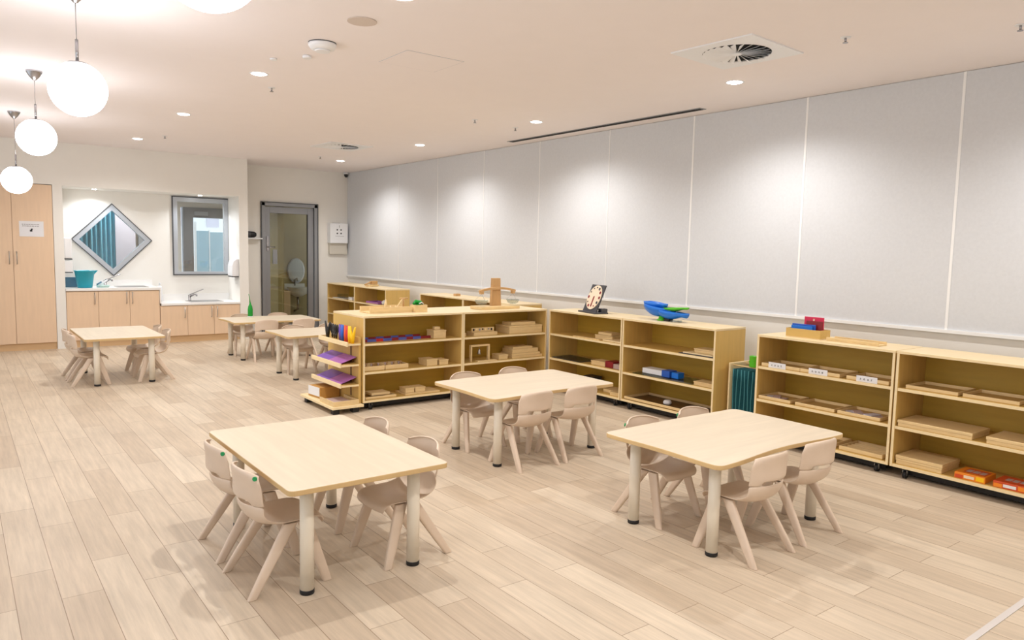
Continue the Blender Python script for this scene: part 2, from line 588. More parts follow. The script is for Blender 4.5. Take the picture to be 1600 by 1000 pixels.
# outside: pale blue fence and a white rendered wall
fe = thing('boundary_fence', 'pale blue panel fence outside, seen through the niche window', 'fence', (4.3, 16.3, 0))
MB().box(-.22, .03, -.02, .02, -.02, 1.72, 'fence').build('fence_panel', fe, bevel=.004)
MB().box(.05, .50, -.02, .02, -.02, 1.70, 'fence').build('fence_panel', fe, bevel=.004)
MB().box(.03, .05, -.03, .03, -.02, 1.74, 'render').build('post', fe)
MB().box(-.27, -.22, -.03, .03, -.02, 1.90, 'render').build('post', fe)
hb = thing('apartment_block', 'bright white building with small windows beyond the blue fence', 'building', (7.2, 23.0, 0))
MB().box(-2.2, 2.5, 0, .5, -.02, 3.6, 'render').build('facade', hb)
for k in range(4):
    MB().box(-1.9 + k * .75, -1.55 + k * .75, -.03, .01, 1.95, 2.5, 'lavender').build('window', hb)
# curtain and partitions behind the diamond window
cu = MB()
vs, fs = [], []
N = 64
for i in range(N + 1):
    x = 1.42 + (2.06 - 1.42) * i / N
    y = 13.1 + 0.035 * math.sin(i * 0.95) + 0.015 * math.sin(i * 0.37)
    vs += [(x, y, 0.05), (x, y, 2.4)]
for i in range(N):
    fs.append((2 * i, 2 * i + 2, 2 * i + 3, 2 * i + 1))
cu.add(vs, fs, 'curtain', True)
tag(cu.build('curtain'), 'teal pleated curtain seen through the diamond window', 'curtain')
tag(MB().box(2.07, 2.36, 13.1, 13.16, 0, 2.4, 'lavender').build('partition_panel', bevel=.004), 'pale lavender partition panel right of the teal curtain', 'partition')
tag(MB().box(2.40, 2.60, 13.1, 13.16, 0, 2.4, 'alu').build('partition_panel', bevel=.004), 'grey partition edge at the right corner of the diamond window', 'partition')
# washroom fittings
bs = thing('wash_basin', 'white wall basin dimly seen through the glass door', 'basin', (5.15, 13.6, .62))
MB().lathe([(.05, -.12), (.16, -.06), (.20, .04), (.21, .06), (.19, .06), (.15, -.01), (.0, -.03)], 'white', (0, -.21, 0), 28).build('bowl', bs)
MB().box(-.20, .20, -.03, 0, .0, .12, 'white').build('upstand', bs, bevel=.01)
MB().tube([(0, -.03, .08), (0, -.05, .2), (0, -.14, .22), (0, -.15, .17)], .012, 'chrome').build('tap', bs)
MB().tube([(0, -.18, -.1), (0, -.18, -.35), (0, -.005, -.40)], .02, 'chrome').build('waste_pipe', bs)
mi = thing('round_mirror', 'round wall mirror above the basin behind the glass door', 'mirror', (5.18, 13.6, .98))
MB().prismv([(.17 * math.cos(2 * PI * k / 32), .24 * math.sin(2 * PI * k / 32)) for k in range(32)], (0, -.002, 0), (1, 0, 0), (0, 0, 1), (0, -.02, 0), 'chrome').build('frame', mi)
MB().prismv([(.15 * math.cos(2 * PI * k / 32), .22 * math.sin(2 * PI * k / 32)) for k in range(32)], (0, -.022, 0), (1, 0, 0), (0, 0, 1), (0, -.003, 0), 'alu_pale').build('glass', mi)
tag(MB().box(4.56, 4.92, 13.18, 13.6, 0, .62, 'lam').build('cabinet', bevel=.005), 'beech cabinet in the washroom behind the glass door', 'cabinet')


def area(name, loc, rot, sx, sy, e, col=(1, 1, 1)):
    l = bpy.data.lights.new(name, 'AREA')
    l.shape = 'RECTANGLE'
    l.size, l.size_y, l.energy, l.color = sx, sy, e, col
    o = bpy.data.objects.new(name, l)
    COL.objects.link(o)
    o.location = loc
    o.rotation_euler = rot
    return o


# ------------------------------------------------------------------ ceiling fittings
def ceiling_light(x, y, label, grp, z=ZC, r=.056, watts=DOWN_W, col=(1.0, .975, .94)):
    t = thing('downlight', label, 'light', (x, y, z), 0, grp)
    MB().lathe([(r + .014, 0), (r + .014, -.002), (r + .001, -.0035), (r, -.001)], 'white', (0, 0, 0), 28, cap=False).build('trim_ring', t)
    MB().lathe([(.0001, -.009), (r * .7, -.008), (r - .002, -.003), (r - .001, -.001)], 'lamp', n=24).build('lens', t)
    l = bpy.data.lights.new('lamp_beam', 'SPOT')
    l.energy = watts
    l.spot_size = R(150)
    l.spot_blend = .7
    l.shadow_soft_size = .025
    l.color = col
    o = bpy.data.objects.new('lamp_beam', l)
    COL.objects.link(o)
    o.parent = t
    o.location = (0, 0, -.02)
    return t


pos = ['nearest the round ceiling diffuser', 'second from the camera along the grey panelled wall', 'third from the camera along the grey panelled wall', 'farthest, by the black camera in the corner']
for y, p in zip((3.53, 5.90, 8.22, 10.60), pos):
    ceiling_light(4.745, y, 'round recessed downlight %s' % p, 'downlights along the panelled wall')
for y, p in ((1.17, 'just behind the camera'), (-1.2, 'farthest behind the camera')):
    ceiling_light(4.745, y, 'round recessed downlight of the right row, %s' % p, 'downlights along the panelled wall')
pos = ['at the very top edge of the photo, middle', 'left of the smoke detector', 'third in the row towards the kitchenette', 'nearest the kitchenette wall']
for y, p in zip((3.50, 5.75, 8.04, 10.34), pos):
    ceiling_light(1.915, y, 'round recessed downlight in the left row, %s' % p, 'downlights towards the kitchenette')
for y, p in ((1.2, 'just above the camera'), (-1.1, 'farthest behind the camera')):
    ceiling_light(1.915, y, 'round recessed downlight of the left row, %s' % p, 'downlights towards the kitchenette')
ceiling_light(1.62, 11.80, 'small downlight in the niche soffit above the diamond window', 'niche downlights', z=2.178, r=.032, watts=12, col=(.88, .94, 1))
ceiling_light(3.02, 11.80, 'small downlight in the niche soffit above the rectangular window', 'niche downlights', z=2.178, r=.032, watts=12, col=(.88, .94, 1))
ceiling_light(2.4, 12.65, 'downlight of the room behind the niche windows', None, watts=60)
ceiling_light(5.3, 12.9, 'added faint fill lamp, unseen, in the washroom behind the glass door', None, watts=4)  # unseen lamp added to brighten the washroom a little

glab = ['large glowing white globe pendant, nearest and largest fully seen', 'glowing white globe pendant, the middle one in the left row', 'glowing white globe pendant, farthest, at the left edge by the cupboard',
        'bright globe pendant cut off by the top edge of the photo']
for (y, z), gl in zip(((4.51, 2.238), (6.86, 2.242), (9.15, 2.06), (2.06, 2.19)), glab):
    t = thing('globe_pendant', gl, 'pendant light', (.56, y, ZC), 0, 'globe pendants on the left')
    dz = z - ZC
    r = .137
    MB().lathe([(.002, -.075), (.012, -.07), (.035, -.045), (.055, -.012), (.058, 0)], 'chrome', (0, 0, 0), 28).build('canopy', t)
    MB().tube([(0, 0, -.07), (0, 0, dz + r + .10)], .0022, 'chrome', 8).build('cord', t)
    MB().tube([(0, 0, dz + r + .115), (0, 0, dz + r - .004)], .008, 'chrome', 12).build('stem', t)
    MB().lathe([(.05, 0), (.045, .010), (.012, .016)], 'chrome', (0, 0, dz + r - .012), 28).build('collar', t)
    MB().lathe([(max(r * math.sin(PI * k / 24), 1e-4), -r * math.cos(PI * k / 24)) for k in range(25)], 'globe', (0, 0, dz), 40, cap=False).build('globe', t)


def diffuser(x, y, label):
    t = thing('air_diffuser', label, 'air vent', (x, y, ZC), R(3), 'square swirl air diffusers')
    h = .295
    b = MB()
    n = 40
    # square plate with a round hole
    out, inn = [], []
    for k in range(n):
        a = 2 * PI * k / n + PI / 4
        c, s = math.cos(a), math.sin(a)
        q = h / max(abs(c), abs(s))
        out.append((c * q, s * q))
        inn.append((c * .215, s * .215))
    vs = [(p[0], p[1], -.008) for p in out] + [(p[0], p[1], -.008) for p in inn] + [(p[0], p[1], 0) for p in out] + [(p[0], p[1], -.0005) for p in inn]
    fs = []
    for k in range(n):
        k2 = (k + 1) % n
        fs += [(k, k2, n + k2, n + k), (k, 2 * n + k, 2 * n + k2, k2), (n + k, n + k2, 3 * n + k2, 3 * n + k)]
    b.add(vs, fs, 'white')
    b.build('plate', t)
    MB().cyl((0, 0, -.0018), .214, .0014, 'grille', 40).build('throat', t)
    for k in range(24):
        a = 2 * PI * k / 24
        u = Vector((math.cos(a), math.sin(a), 0))
        v = Vector((-math.sin(a), math.cos(a), 0))
        c = u * .115 + Vector((0, 0, -.012))
        q = MB()
        # twisted blade, wide at the rim
        p = [u * .03 + v * .002 + Vector((0, 0, -.004)), u * .212 + v * .004 + Vector((0, 0, -.004)),
             u * .212 - v * .026 + Vector((0, 0, -.019)), u * .03 - v * .006 + Vector((0, 0, -.012))]
        q.add(p + [a_ + Vector((0, 0, .0015)) for a_ in p], [(0, 1, 2, 3), (4, 7, 6, 5), (0, 4, 5, 1), (1, 5, 6, 2), (2, 6, 7, 3), (3, 7, 4, 0)], 'white')
        q.build('blade', t)
    MB().cyl((0, 0, -.016), .03, .014, 'white', 20).build('hub', t)
    return t


diffuser(4.065, 3.02, 'large square ceiling diffuser with radial blades, at upper right')
diffuser(4.08, 9.08, 'smaller looking square ceiling diffuser far off towards the door')
sl = thing('slot_vent', 'long dark linear slot vent in the ceiling by the panelled wall', 'air vent', (5.385, 5.76, ZC))
MB().box(-.045, .045, -1.43, 1.43, -.004, 0, 'alu').build('frame', sl)
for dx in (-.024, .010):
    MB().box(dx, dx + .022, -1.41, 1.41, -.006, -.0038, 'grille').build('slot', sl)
tag(MB().cyl((1.935, 4.025, ZC - .006), .085, .006, mat('speaker_grille', rgb(214, 200, 190), .8), 36).build('ceiling_speaker', bevel=.002), 'flat round beige ceiling speaker near the top of the photo', 'speaker')
sd = thing('smoke_detector', 'white round smoke detector with a raised cap on the ceiling', 'detector', (1.945, 4.62, ZC))
MB().lathe([(.05, -.045), (.075, -.038), (.088, -.018), (.088, 0)], 'white', n=36).build('body', sd)
MB().lathe([(.045, -.055), (.052, -.045)], 'white', n=30).build('cap', sd)
MB().lathe([(.0885, -.006), (.0885, 0)], 'alu_dark', n=36, cap=False).build('base_ring', sd)
tag(MB().cyl((1.99, 4.99, ZC - .02), .03, .02, 'white', 20).build('motion_sensor', bevel=.004), 'small white ceiling sensor just beyond the smoke detector', 'sensor')
tag(MB().cyl((1.84, 5.22, ZC - .012), .025, .012, 'white', 20).build('motion_sensor', bevel=.003), 'tiny white ceiling sensor, second beyond the smoke detector', 'sensor')
splabs = ['near the square diffuser at upper right', 'behind the second left-row downlight', 'in mid ceiling left of the second wall-row downlight', 'by the kitchenette end downlights',
          'before the far corner downlight', 'at the right edge of the photo', 'just left of the slot vent end']
for (x, y), lb in zip([(4.26, 2.40), (2.16, 6.18), (4.23, 6.24), (2.12, 9.82), (4.31, 10.33), (4.74, 1.66), (4.81, 6.33)], splabs):
    t = thing('fire_sprinkler', 'small metal ceiling sprinkler %s' % lb, 'sprinkler', (x, y, ZC), 0, 'ceiling sprinklers')
    MB().lathe([(.028, -.004), (.03, 0)], 'white', n=20).build('escutcheon', t)
    MB().tube([(0, 0, 0), (0, 0, -.028)], .007, 'chrome', 8).lathe([(.016, -.03), (.016, -.033)], 'chrome', n=12).build('nozzle', t)
ap = thing('access_panel', 'faint square access panel outline in the ceiling', 'panel', (2.66, 4.6, ZC))
MB().box(-.22, .22, -.20, .20, -.002, 0, 'ceiling').build('panel', ap)
MB().box(-.224, .224, -.204, -.2, -.0012, 0, 'alu_pale').box(-.224, .224, .2, .204, -.0012, 0, 'alu_pale').box(-.224, -.22, -.2, .2, -.0012, 0, 'alu_pale').box(.22, .224, -.2, .2, -.0012, 0, 'alu_pale').build('joint', ap)
cc = thing('security_camera', 'small white and black security camera in the top far corner', 'camera', (XR - .06, YB - .06, ZC))
MB().cyl((0, 0, -.03), .045, .03, 'white', 20).build('mount', cc)
MB().lathe([(.001, -.085), (.022, -.078), (.033, -.055), (.034, -.03)], 'black', n=20).build('lens', cc)

# ------------------------------------------------------------------ kitchenette
YC = YF - .002


def handle(x, y, z0, z1, parent):
    return MB().tube([(x, y, z1 - .01), (x, y - .03, z1 - .01), (x, y - .03, z0 + .01), (x, y, z0 + .01)], .006, 'steel', 8).build('handle', parent)


cp = thing('tall_cupboard', 'tall pale beech double door cupboard at the left edge', 'cupboard', (0, YC, 0))
MB().box(CUPL + .003, 1.087, .022, .55, .09, 2.18, 'lam').build('body', cp)
MB().box(CUPL + .003, 1.087, .03, .5, 0, .09, 'lam_kick').build('kickboard', cp)
for a, b, hx in ((CUPL + .005, .632, .590), (.636, 1.085, .672)):
    d = MB().box(a, b, 0, .02, .095, 2.178, 'lam').build('door', cp, bevel=.0015)
    handle(hx, 0, 1.13, 1.31, d)
ns = thing('paper_notice', 'small white printed notice taped to the tall cupboard door', 'notice', (.845, YC - .001, 1.597))
MB().box(-.135, .135, -.0015, 0, -.10, .10, 'paper').build('sheet', ns)
pr = MB()
random.seed(3)
for z, x0, x1 in ((.058, -.105, .085), (.036, -.10, .085)):
    x = x0
    while x < x1:
        l = random.uniform(.012, .026)
        pr.box(x, min(x + l, x1), -.003, -.0012, z - .004, z + .004, 'ink_soft')
        x += l + .007
pr.box(-.02, .008, -.003, -.0012, -.035, -.012, 'ink').box(-.008, .012, -.003, -.0012, -.012, .004, 'ink')
pr.build('printing', ns)

# high bench and low bench
hbn = thing('base_cabinet', 'higher beech base cabinet with three doors under the diamond window', 'cabinet', (0, YC, 0))
MB().box(1.206, 2.366, .022, .56, .095, .775, 'lam').build('body', hbn)
MB().box(1.206, 2.366, .03, .5, 0, .095, 'lam_kick').build('kickboard', hbn)
for a, b, hx in ((1.208, 1.586, 1.543), (1.590, 1.975, 1.937), (1.979, 2.364, 2.01)):
    d = MB().box(a, b, 0, .02, .10, .765, 'lam').build('door', hbn, bevel=.0015)
    handle(hx, 0, .585, .76, d)
lbn = thing('base_cabinet', 'lower beech base cabinet with doors under the rectangular window', 'cabinet', (0, YC, 0))
MB().box(2.372, 3.50, .022, .56, .095, .545, 'lam').build('body', lbn)
MB().box(2.372, 3.50, .03, .5, 0, .095, 'lam_kick').build('kickboard', lbn)
for a, b, hx in ((2.374, 2.742, 2.70), (2.746, 3.118, 3.078), (3.122, 3.498, 3.160)):
    d = MB().box(a, b, 0, .02, .10, .540, 'lam').build('door', lbn, bevel=.0015)
    handle(hx, 0, .355, .525, d)
bt = MB().box(1.204, 2.385, YC - .012, YN - .001, .776, .812, 'stone')
bt.box(2.3675, 2.385, YC - .012, YN - .001, .58, .776, 'stone')
o = tag(bt.build('benchtop', bevel=.003), 'white benchtop on the higher cabinet under the diamond window', 'benchtop')
MB().box(1.206, 2.384, YN - .02, YN - .002, .812, .90, 'stone').build('upstand', o)
o = tag(MB().box(2.386, 3.504, YC - .012, YN - .001, .546, .578, 'stone').build('benchtop', bevel=.003), 'white benchtop on the lower cabinet under the rectangular window', 'benchtop')
MB().box(2.386, 3.504, YN - .02, YN - .002, .578, .68, 'stone').build('upstand', o)
sk = thing('steel_sink', 'steel sink rim set in the high white benchtop', 'sink', (2.05, 11.78, .812))
MB().box(-.2, .2, -.17, -.15, 0, .006, 'steel').box(-.2, .2, .15, .17, 0, .006, 'steel').box(-.2, -.18, -.15, .15, 0, .006, 'steel').box(.18, .2, -.15, .15, 0, .006, 'steel').build('rim', sk)
MB().box(-.18, .18, -.15, .15, 0, .002, 'alu').build('bowl', sk)
sk = thing('steel_sink', 'steel sink rim set in the low white benchtop', 'sink', (3.05, 11.78, .578))
MB().box(-.24, .24, -.17, -.15, 0, .006, 'steel').box(-.24, .24, .15, .17, 0, .006, 'steel').box(-.24, -.22, -.15, .15, 0, .006, 'steel').box(.22, .24, -.15, .15, 0, .006, 'steel').build('rim', sk)
MB().box(-.22, .22, -.15, .15, 0, .002, 'alu').build('bowl', sk)


def tap(x, y, z, label):
    t = thing('lever_tap', label, 'tap', (x, y, z), 0, 'lever taps')
    MB().lathe([(.026, 0), (.024, .01), (.02, .015), (.02, .09)], 'chrome', n=18).build('body', t)
    MB().tube([(0, 0, .06), (.05, -.06, .10), (.07, -.12, .10), (.07, -.13, .08)], .012, 'chrome').build('spout', t)
    MB().tube([(0, 0, .09), (.03, 0, .105), (.20, -.01, .175)], [.012, .007, .006], 'chrome').build('lever', t)


tap(1.74, 11.95, .812, 'chrome lever tap on the high bench under the diamond window')
tap(2.88, 11.95, .578, 'chrome lever tap on the low bench under the rectangular window')

bu = thing('bucket', 'turquoise plastic bucket on the high bench', 'bucket', (1.45, 11.66, .8122))
MB().lathe([(.085, 0), (.092, .01), (.122, .225), (.130, .228), (.130, .238), (.116, .238), (.088, .015), (.0, .012)], 'teal', n=32).build('body', bu)
MB().add([(.10, -.05, .237), (.10, .05, .237), (.165, 0, .240), (.10, -.04, .17), (.10, .04, .17)], [(0, 2, 3), (2, 1, 4), (0, 1, 2), (2, 4, 3)], 'teal').build('pouring_lip', bu)
MB().tube([(-.125, 0, .23), (-.06, .12, .235), (.06, .12, .235), (.125, 0, .23)], .005, 'white', 8).build('bail_handle', bu)
tb = MB().lathe([(.105, 0), (.11, .005), (.13, .12), (.138, .125), (.138, .132), (.125, .132), (.104, .012), (0, .01)], 'tub', n=4, smooth=False).build('tub', loc=(1.312, 11.93, .8122), rotz=PI / 4)
tag(tb, 'slate blue rectangular tub half behind the turquoise bucket', 'tub')
br = thing('dish_brush', 'white dish brush and pan leaning right of the bucket', 'brush', (1.68, 11.72, .8122), R(-20))
MB().lathe([(.07, 0), (.085, .02), (.09, .03), (.08, .03), (.065, .008), (0, .006)], mat('mint_plastic', rgb(196, 222, 214), .4), n=20).build('pan', br)
MB().tube([(-.05, 0, .02), (.0, 0, .06), (.06, 0, .105)], [.02, .014, .010], 'white').build('handle', br)
MB().tube([(-.08, .01, .035), (-.02, .01, .075)], .012, 'tub').build('grip', br)

pt = thing('towel_dispenser', 'white towel dispenser on the left side of the niche', 'dispenser', (1.204, 11.72, 1.34))
MB().box(0, .10, -.13, .13, -.13, .16, 'white').build('body', pt, bevel=.02)
MB().box(.0, .10, -.132, .13, -.142, -.130, 'ink').build('slot', pt)
pt = thing('glove_dispenser', 'white box dispenser below the towel dispenser, left side of the niche', 'dispenser', (1.204, 11.72, 1.11))
MB().box(0, .10, -.13, .13, -.08, .07, 'white').build('body', pt, bevel=.006)
MB().box(.0, .10, -.132, .13, -.09, -.080, 'ink').build('slot', pt)
hd = thing('hand_dryer', 'rounded white dispenser on the right side of the niche beside the window', 'dispenser', (3.504, 11.66, .965))
prof = [(0, 0), (-.10, 0), (-.105, .06), (-.10, .17), (-.08, .235), (-.04, .265), (0, .27)]
MB().prismv([(x, z) for x, z in prof], (0, -.12, 0), (1, 0, 0), (0, 0, 1), (0, .24, 0), 'white').build('cover', hd, bevel=.012)
MB().box(-.098, -.002, -.11, .11, -.012, -.0005, 'ink').build('outlet', hd)
so = thing('soap_dispenser', 'small white soap dispenser with a black dot where the benchtops step', 'dispenser', (2.47, 12.0, .579))
MB().lathe([(.035, 0), (.038, .01), (.038, .20), (.03, .225), (.012, .23)], 'white', n=20).build('bottle', so)
MB().tube([(0, 0, .22), (0, 0, .27), (0, -.07, .27)], .010, 'white').build('pump', so)
MB().lathe([(.012, 0), (.010, .004)], 'ink', n=14).build('button', so).matrix_local = Matrix.Translation((0, -.037, .16)) @ Matrix.Rotation(R(90), 4, 'X')

# wall things near the door
lg = tag(MB().box(3.64, 4.07, YB - .12, YB - .0005, 1.545, 1.565, 'white').build('wall_ledge', bevel=.002), 'narrow white ledge between the pier and the grey door', 'shelf')
sp = thing('portable_speaker', 'black rounded speaker resting on the narrow white ledge', 'speaker', (3.86, YB - .065, 1.5655))
prof = [(.0, -.125), (.03, -.12), (.048, -.09), (.052, -.03), (.052, .03), (.048, .09), (.03, .12), (0, .125)]
sb = MB().lathe([(max(r, 1e-4), z) for r, z in prof], 'black', n=24, cap=False).build('body', sp)
sb.matrix_local = Matrix.Translation((0, 0, .0525)) @ Matrix.Rotation(R(90), 4, 'Y')
sb2 = MB().lathe([(.0535, -.02), (.0535, .02)], 'slate', n=24, cap=False).build('grille', sp)
sb2.matrix_local = Matrix.Translation((0, 0, .0525)) @ Matrix.Rotation(R(90), 4, 'Y')
wb = thing('wall_box', 'white wall mounted box with four black dots, right of the glass door', 'box', (5.402, YB, 1.68))
MB().box(-.165, .165, -.13, -.0005, -.17, .175, 'white').build('case', wb, bevel=.008)
dots = MB()
for dx in (-.035, .035):
    for dz in (.0, .062):
        dots.prismv([(dx + .013 * math.cos(a * PI / 8), dz + .013 * math.sin(a * PI / 8)) for a in range(16)], (0, -.1302, 0), (1, 0, 0), (0, 0, 1), (0, -.002, 0), 'ink')
dots.build('dots', wb)
MB().box(.0, .008, -.1318, -.1298, .10, .14, 'ink_soft').box(-.07, .09, -.1318, -.1298, -.05, -.045, 'ink_soft').build('marking', wb)
MB().box(-.10, .03, -.10, -.06, .176, .182, 'ink_soft').build('tab', wb)
MB().box(-.150, .170, -.07, -.0005, -.36, -.172, mat('dim_beige', rgb(214, 208, 196), .7)).build('lower_housing', wb, bevel=.003)


# ------------------------------------------------------------------ shelving units
UW, UH = 1.052, .845
ZS = [.09, .345, .60]     # top faces of the three shelf levels


def shelf_unit(label, loc, rotz, depth=.40, double=False, group='open birch shelving units', w=UW):
    t = thing('shelf_unit', label, 'shelf', loc, rotz, group)
    s = .018
    g = .0012
    MB().box(g, s, 0, depth, .07, UH - s, 'birch_end', 'edge').build('side_panel', t)
    MB().box(w - s, w - g, 0, depth, .07, UH - s, 'birch_end', 'edge').build('side_panel', t)
    MB().box(g, w - g, -.002, depth, UH - s + .0005, UH, 'top_pale', 'edge').build('top_panel', t, bevel=.0015)
    MB().box(s + .0005, w - s - .0005, 0.001, depth - .001, .07, .09, 'birch', 'edge').build('bottom_panel', t)
    for z in ZS[1:]:
        MB().box(s + .0005, w - s - .0005, 0.004, depth - .004, z - .02, z, 'birch', 'edge').build('shelf_board', t)
    yb = .31 if double else depth - .012
    for z0, z1 in ((.0905, .3245), (.3455, .5795), (.6005, UH - s - .0005)):
        pass
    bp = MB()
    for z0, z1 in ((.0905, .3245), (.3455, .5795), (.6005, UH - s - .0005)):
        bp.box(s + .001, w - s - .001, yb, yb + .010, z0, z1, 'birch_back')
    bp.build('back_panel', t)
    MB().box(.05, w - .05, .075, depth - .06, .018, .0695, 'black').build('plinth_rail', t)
    for x in (.09, w - .09):
        for y in (.04, depth - .028):
            c = MB()
            c.tube([(x - .011, y, .024), (x + .011, y, .024)], .0235, 'black', 16)
            c.box(x - .016, x + .016, y - .016, y + .016, .056, .0695, 'black')
            c.box(x - .015, x - .012, y - .01, y + .01, .02, .058, 'steel').box(x + .012, x + .015, y - .01, y + .01, .02, .058, 'steel')
            c.build('castor', t)
    return t


RZ = R(-90)
ox, oy = 2.855, 5.906
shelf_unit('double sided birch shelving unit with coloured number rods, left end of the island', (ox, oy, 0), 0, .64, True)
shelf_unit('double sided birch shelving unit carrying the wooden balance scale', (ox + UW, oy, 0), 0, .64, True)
XS = 4.942
R0, S0, T0, U0 = 5.850, 4.792, 3.352, 2.292
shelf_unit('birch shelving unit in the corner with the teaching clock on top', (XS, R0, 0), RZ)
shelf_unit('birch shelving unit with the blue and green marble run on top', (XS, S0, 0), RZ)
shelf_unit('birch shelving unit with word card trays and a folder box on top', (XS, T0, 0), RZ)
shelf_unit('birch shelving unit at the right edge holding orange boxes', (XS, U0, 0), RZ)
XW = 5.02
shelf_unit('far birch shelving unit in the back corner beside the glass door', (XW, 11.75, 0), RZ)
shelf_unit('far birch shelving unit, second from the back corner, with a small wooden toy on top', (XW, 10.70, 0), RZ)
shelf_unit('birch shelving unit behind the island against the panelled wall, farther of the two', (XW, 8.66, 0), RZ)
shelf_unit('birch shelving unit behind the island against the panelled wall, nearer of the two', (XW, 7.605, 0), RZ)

# display rack on the end of the island
dk = thing('display_rack', 'narrow birch rack of three ledges on the end of the island', 'rack', (2.8535, 5.93, 0))
MB().box(-.030, -.006, .0, .66, .071, .66, 'birch_end').build('back_board', dk)
MB().box(-.034, -.0305, .14, .165, .12, .64, 'seam').build('groove_strip', dk)
for z in (.245, .425, .612):
    xo, y0_, y1_ = (-.20, -.02, .62) if z < .5 else (-.15, -.05, .57)
    MB().box(xo, -.035, y0_, y1_, z - .016, z, 'birch', 'edge').build('ledge', dk)
    MB().box(xo - .015, xo - .0005, y0_, y1_, z - .022, z + .016, 'edge').build('lip', dk, bevel=.002)
MB().box(-.30, -.006, -.06, .68, .048, .070, 'edge').build('base_board', dk, bevel=.002)
for x, y in ((-.25, 0), (-.25, .6), (-.07, 0), (-.07, .6)):
    MB().box(x - .03, x + .03, y - .03, y + .03, 0, .047, 'black').build('foot', dk, bevel=.004)


# ------------------------------------------------------------------ unit-local placement for shelf contents
def at(unit, u, d, z):
    """unit-local (u along the front, d depth from the front, z) to world"""
    if unit in 'PQ':
        return (u, oy + d, z)          # u is world x here
    x = XW if unit in 'VWXY' else XS
    return (x + d, u, z)               # u is world y here


def rot_of(unit):
    return 0 if unit in 'PQ' else RZ


E_ = .0006


def item(name, label, cat, unit, u0, u1, d0, z, grp=None):
    """empty at the middle of the item's front bottom edge; local x to the viewer's right, y into the shelf"""
    uc = (u0 + u1) / 2
    return thing(name, label, cat, at(unit, uc, d0, z + E_), rot_of(unit), grp), abs(u1 - u0)


def tray(name, label, unit, u0, u1, d0, z, depth=.24, h=.032, grp=None, m='wood', inner='inner', cat='tray'):
    t, w_ = item(name, label, cat, unit, u0, u1, d0, z, grp)
    b = MB().box(-w_ / 2, w_ / 2, 0, depth, 0, .006, inner)
    b.build('base', t)
    r = MB()
    e = .009
    r.box(-w_ / 2, w_ / 2, 0, e, .006, h, m).box(-w_ / 2, w_ / 2, depth - e, depth, .006, h, m)
    r.box(-w_ / 2, -w_ / 2 + e, e, depth - e, .006, h, m).box(w_ / 2 - e, w_ / 2, e, depth - e, .006, h, m)
    r.build('rim', t, bevel=.0015)
    return t, w_


def block(name, label, cat, unit, u0, u1, d0, z, depth, h, m, grp=None, lid=None):
    t, w_ = item(name, label, cat, unit, u0, u1, d0, z, grp)
    if lid:
        MB().box(-w_ / 2, w_ / 2, 0, depth, 0, h - lid - .001, m).build('body', t, bevel=.002)
        MB().box(-w_ / 2 - .003, w_ / 2 + .003, -.003, depth + .003, h - lid, h, m).build('lid', t, bevel=.002)
    else:
        t2 = MB().box(-w_ / 2, w_ / 2, 0, depth, 0, h, m).build('tmp', None, bevel=.002)
        nm, lo, ro = t.name, t.location.copy(), t.rotation_euler.copy()
        bpy.data.objects.remove(t)
        t2.name = nm
        t2.location, t2.rotation_euler = lo, ro
        tag(t2, label, cat, grp)
        t = t2
    return t, w_


# --- P (left half of the island)
rodseq = ['dred', 'blue2', 'red', 'blue2', 'dred', 'blue2', 'dred', 'blue2', 'dred', 'dred']
t = thing('number_rod', 'long red and blue segmented number rod lying at the front', 'toy', (2.90, oy + .10, ZS[2] + E_), R(1.5), 'number rods')
wseg = [.045, .09, .07, .09, .07, .085, .07, .085, .07, .05]
x = 0
b = MB()
for c, l in zip(rodseq, wseg):
    b.box(x, x + l, 0, .024, 0, .024, c)
    x += l
b.build('rod', t)
t = thing('number_rod', 'second red and blue number rod lying behind the first', 'toy', (2.90, oy + .15, ZS[2] + E_), R(4), 'number rods')
x = 0
b = MB()
for c, l in zip(['blue2', 'dred'] * 4, [.08] * 8):
    b.box(x, x + l, 0, .024, 0, .034, c)
    x += l
b.build('rod', t)
block('wooden_box', 'small square wooden box with a knob lid right of the number rods', 'box', 'P', 3.614, 3.749, .06, ZS[2], .13, .078, 'wood', lid=.014)
o = MB().box(-.03, .03, -.02, .02, 0, .028, 'wood').build('wooden_block', bevel=.002, loc=(3.68, oy + .125, ZS[2] + .0795))
tag(o, 'tiny wooden block on top of the small square box by the number rods', 'block')


def spindles(t, w_, n, z):
    for k in range(n):
        x_ = -w_ / 2 + .03 + (w_ - .06) * k / (n - 1)
        MB().lathe([(.012, 0), (.005, .008), (.014, .022), (.004, .035), (.012, .045), (.010, .052)], 'wood_dark' if k % 2 else 'mauve', (x_, .07 + .03 * (k % 2), z), 12).build('bead_stand', t)


t, w_ = tray('wooden_tray', 'wooden tray of little turned figures at the left end of the middle shelf', 'P', 2.885, 3.083, .03, ZS[1], .2, .045)
spindles(t, w_, 5, .0065)
t, w_ = tray('wooden_tray', 'second wooden tray of little turned figures on the middle shelf of the island', 'P', 3.091, 3.327, .03, ZS[1], .2, .045)
spindles(t, w_, 6, .0065)
block('wooden_box', 'square wooden box on the middle shelf of the island, left of the smaller one', 'box', 'P', 3.531, 3.645, .04, ZS[1], .16, .062, 'wood', lid=.012)
block('wooden_box', 'smaller wooden box on the middle shelf of the island, by the divider', 'box', 'P', 3.669, 3.767, .04, ZS[1], .13, .050, 'wood', lid=.012)
tray('wooden_tray', 'flat wooden tray at the left end of the bottom island shelf', 'P', 2.89, 3.196, .02, ZS[0], .22, .026)
block('wooden_block', 'flat wooden board stacked on the bottom left island tray', 'board', 'P', 2.964, 3.149, .05, ZS[0] + .0265, .15, .022, 'wood')
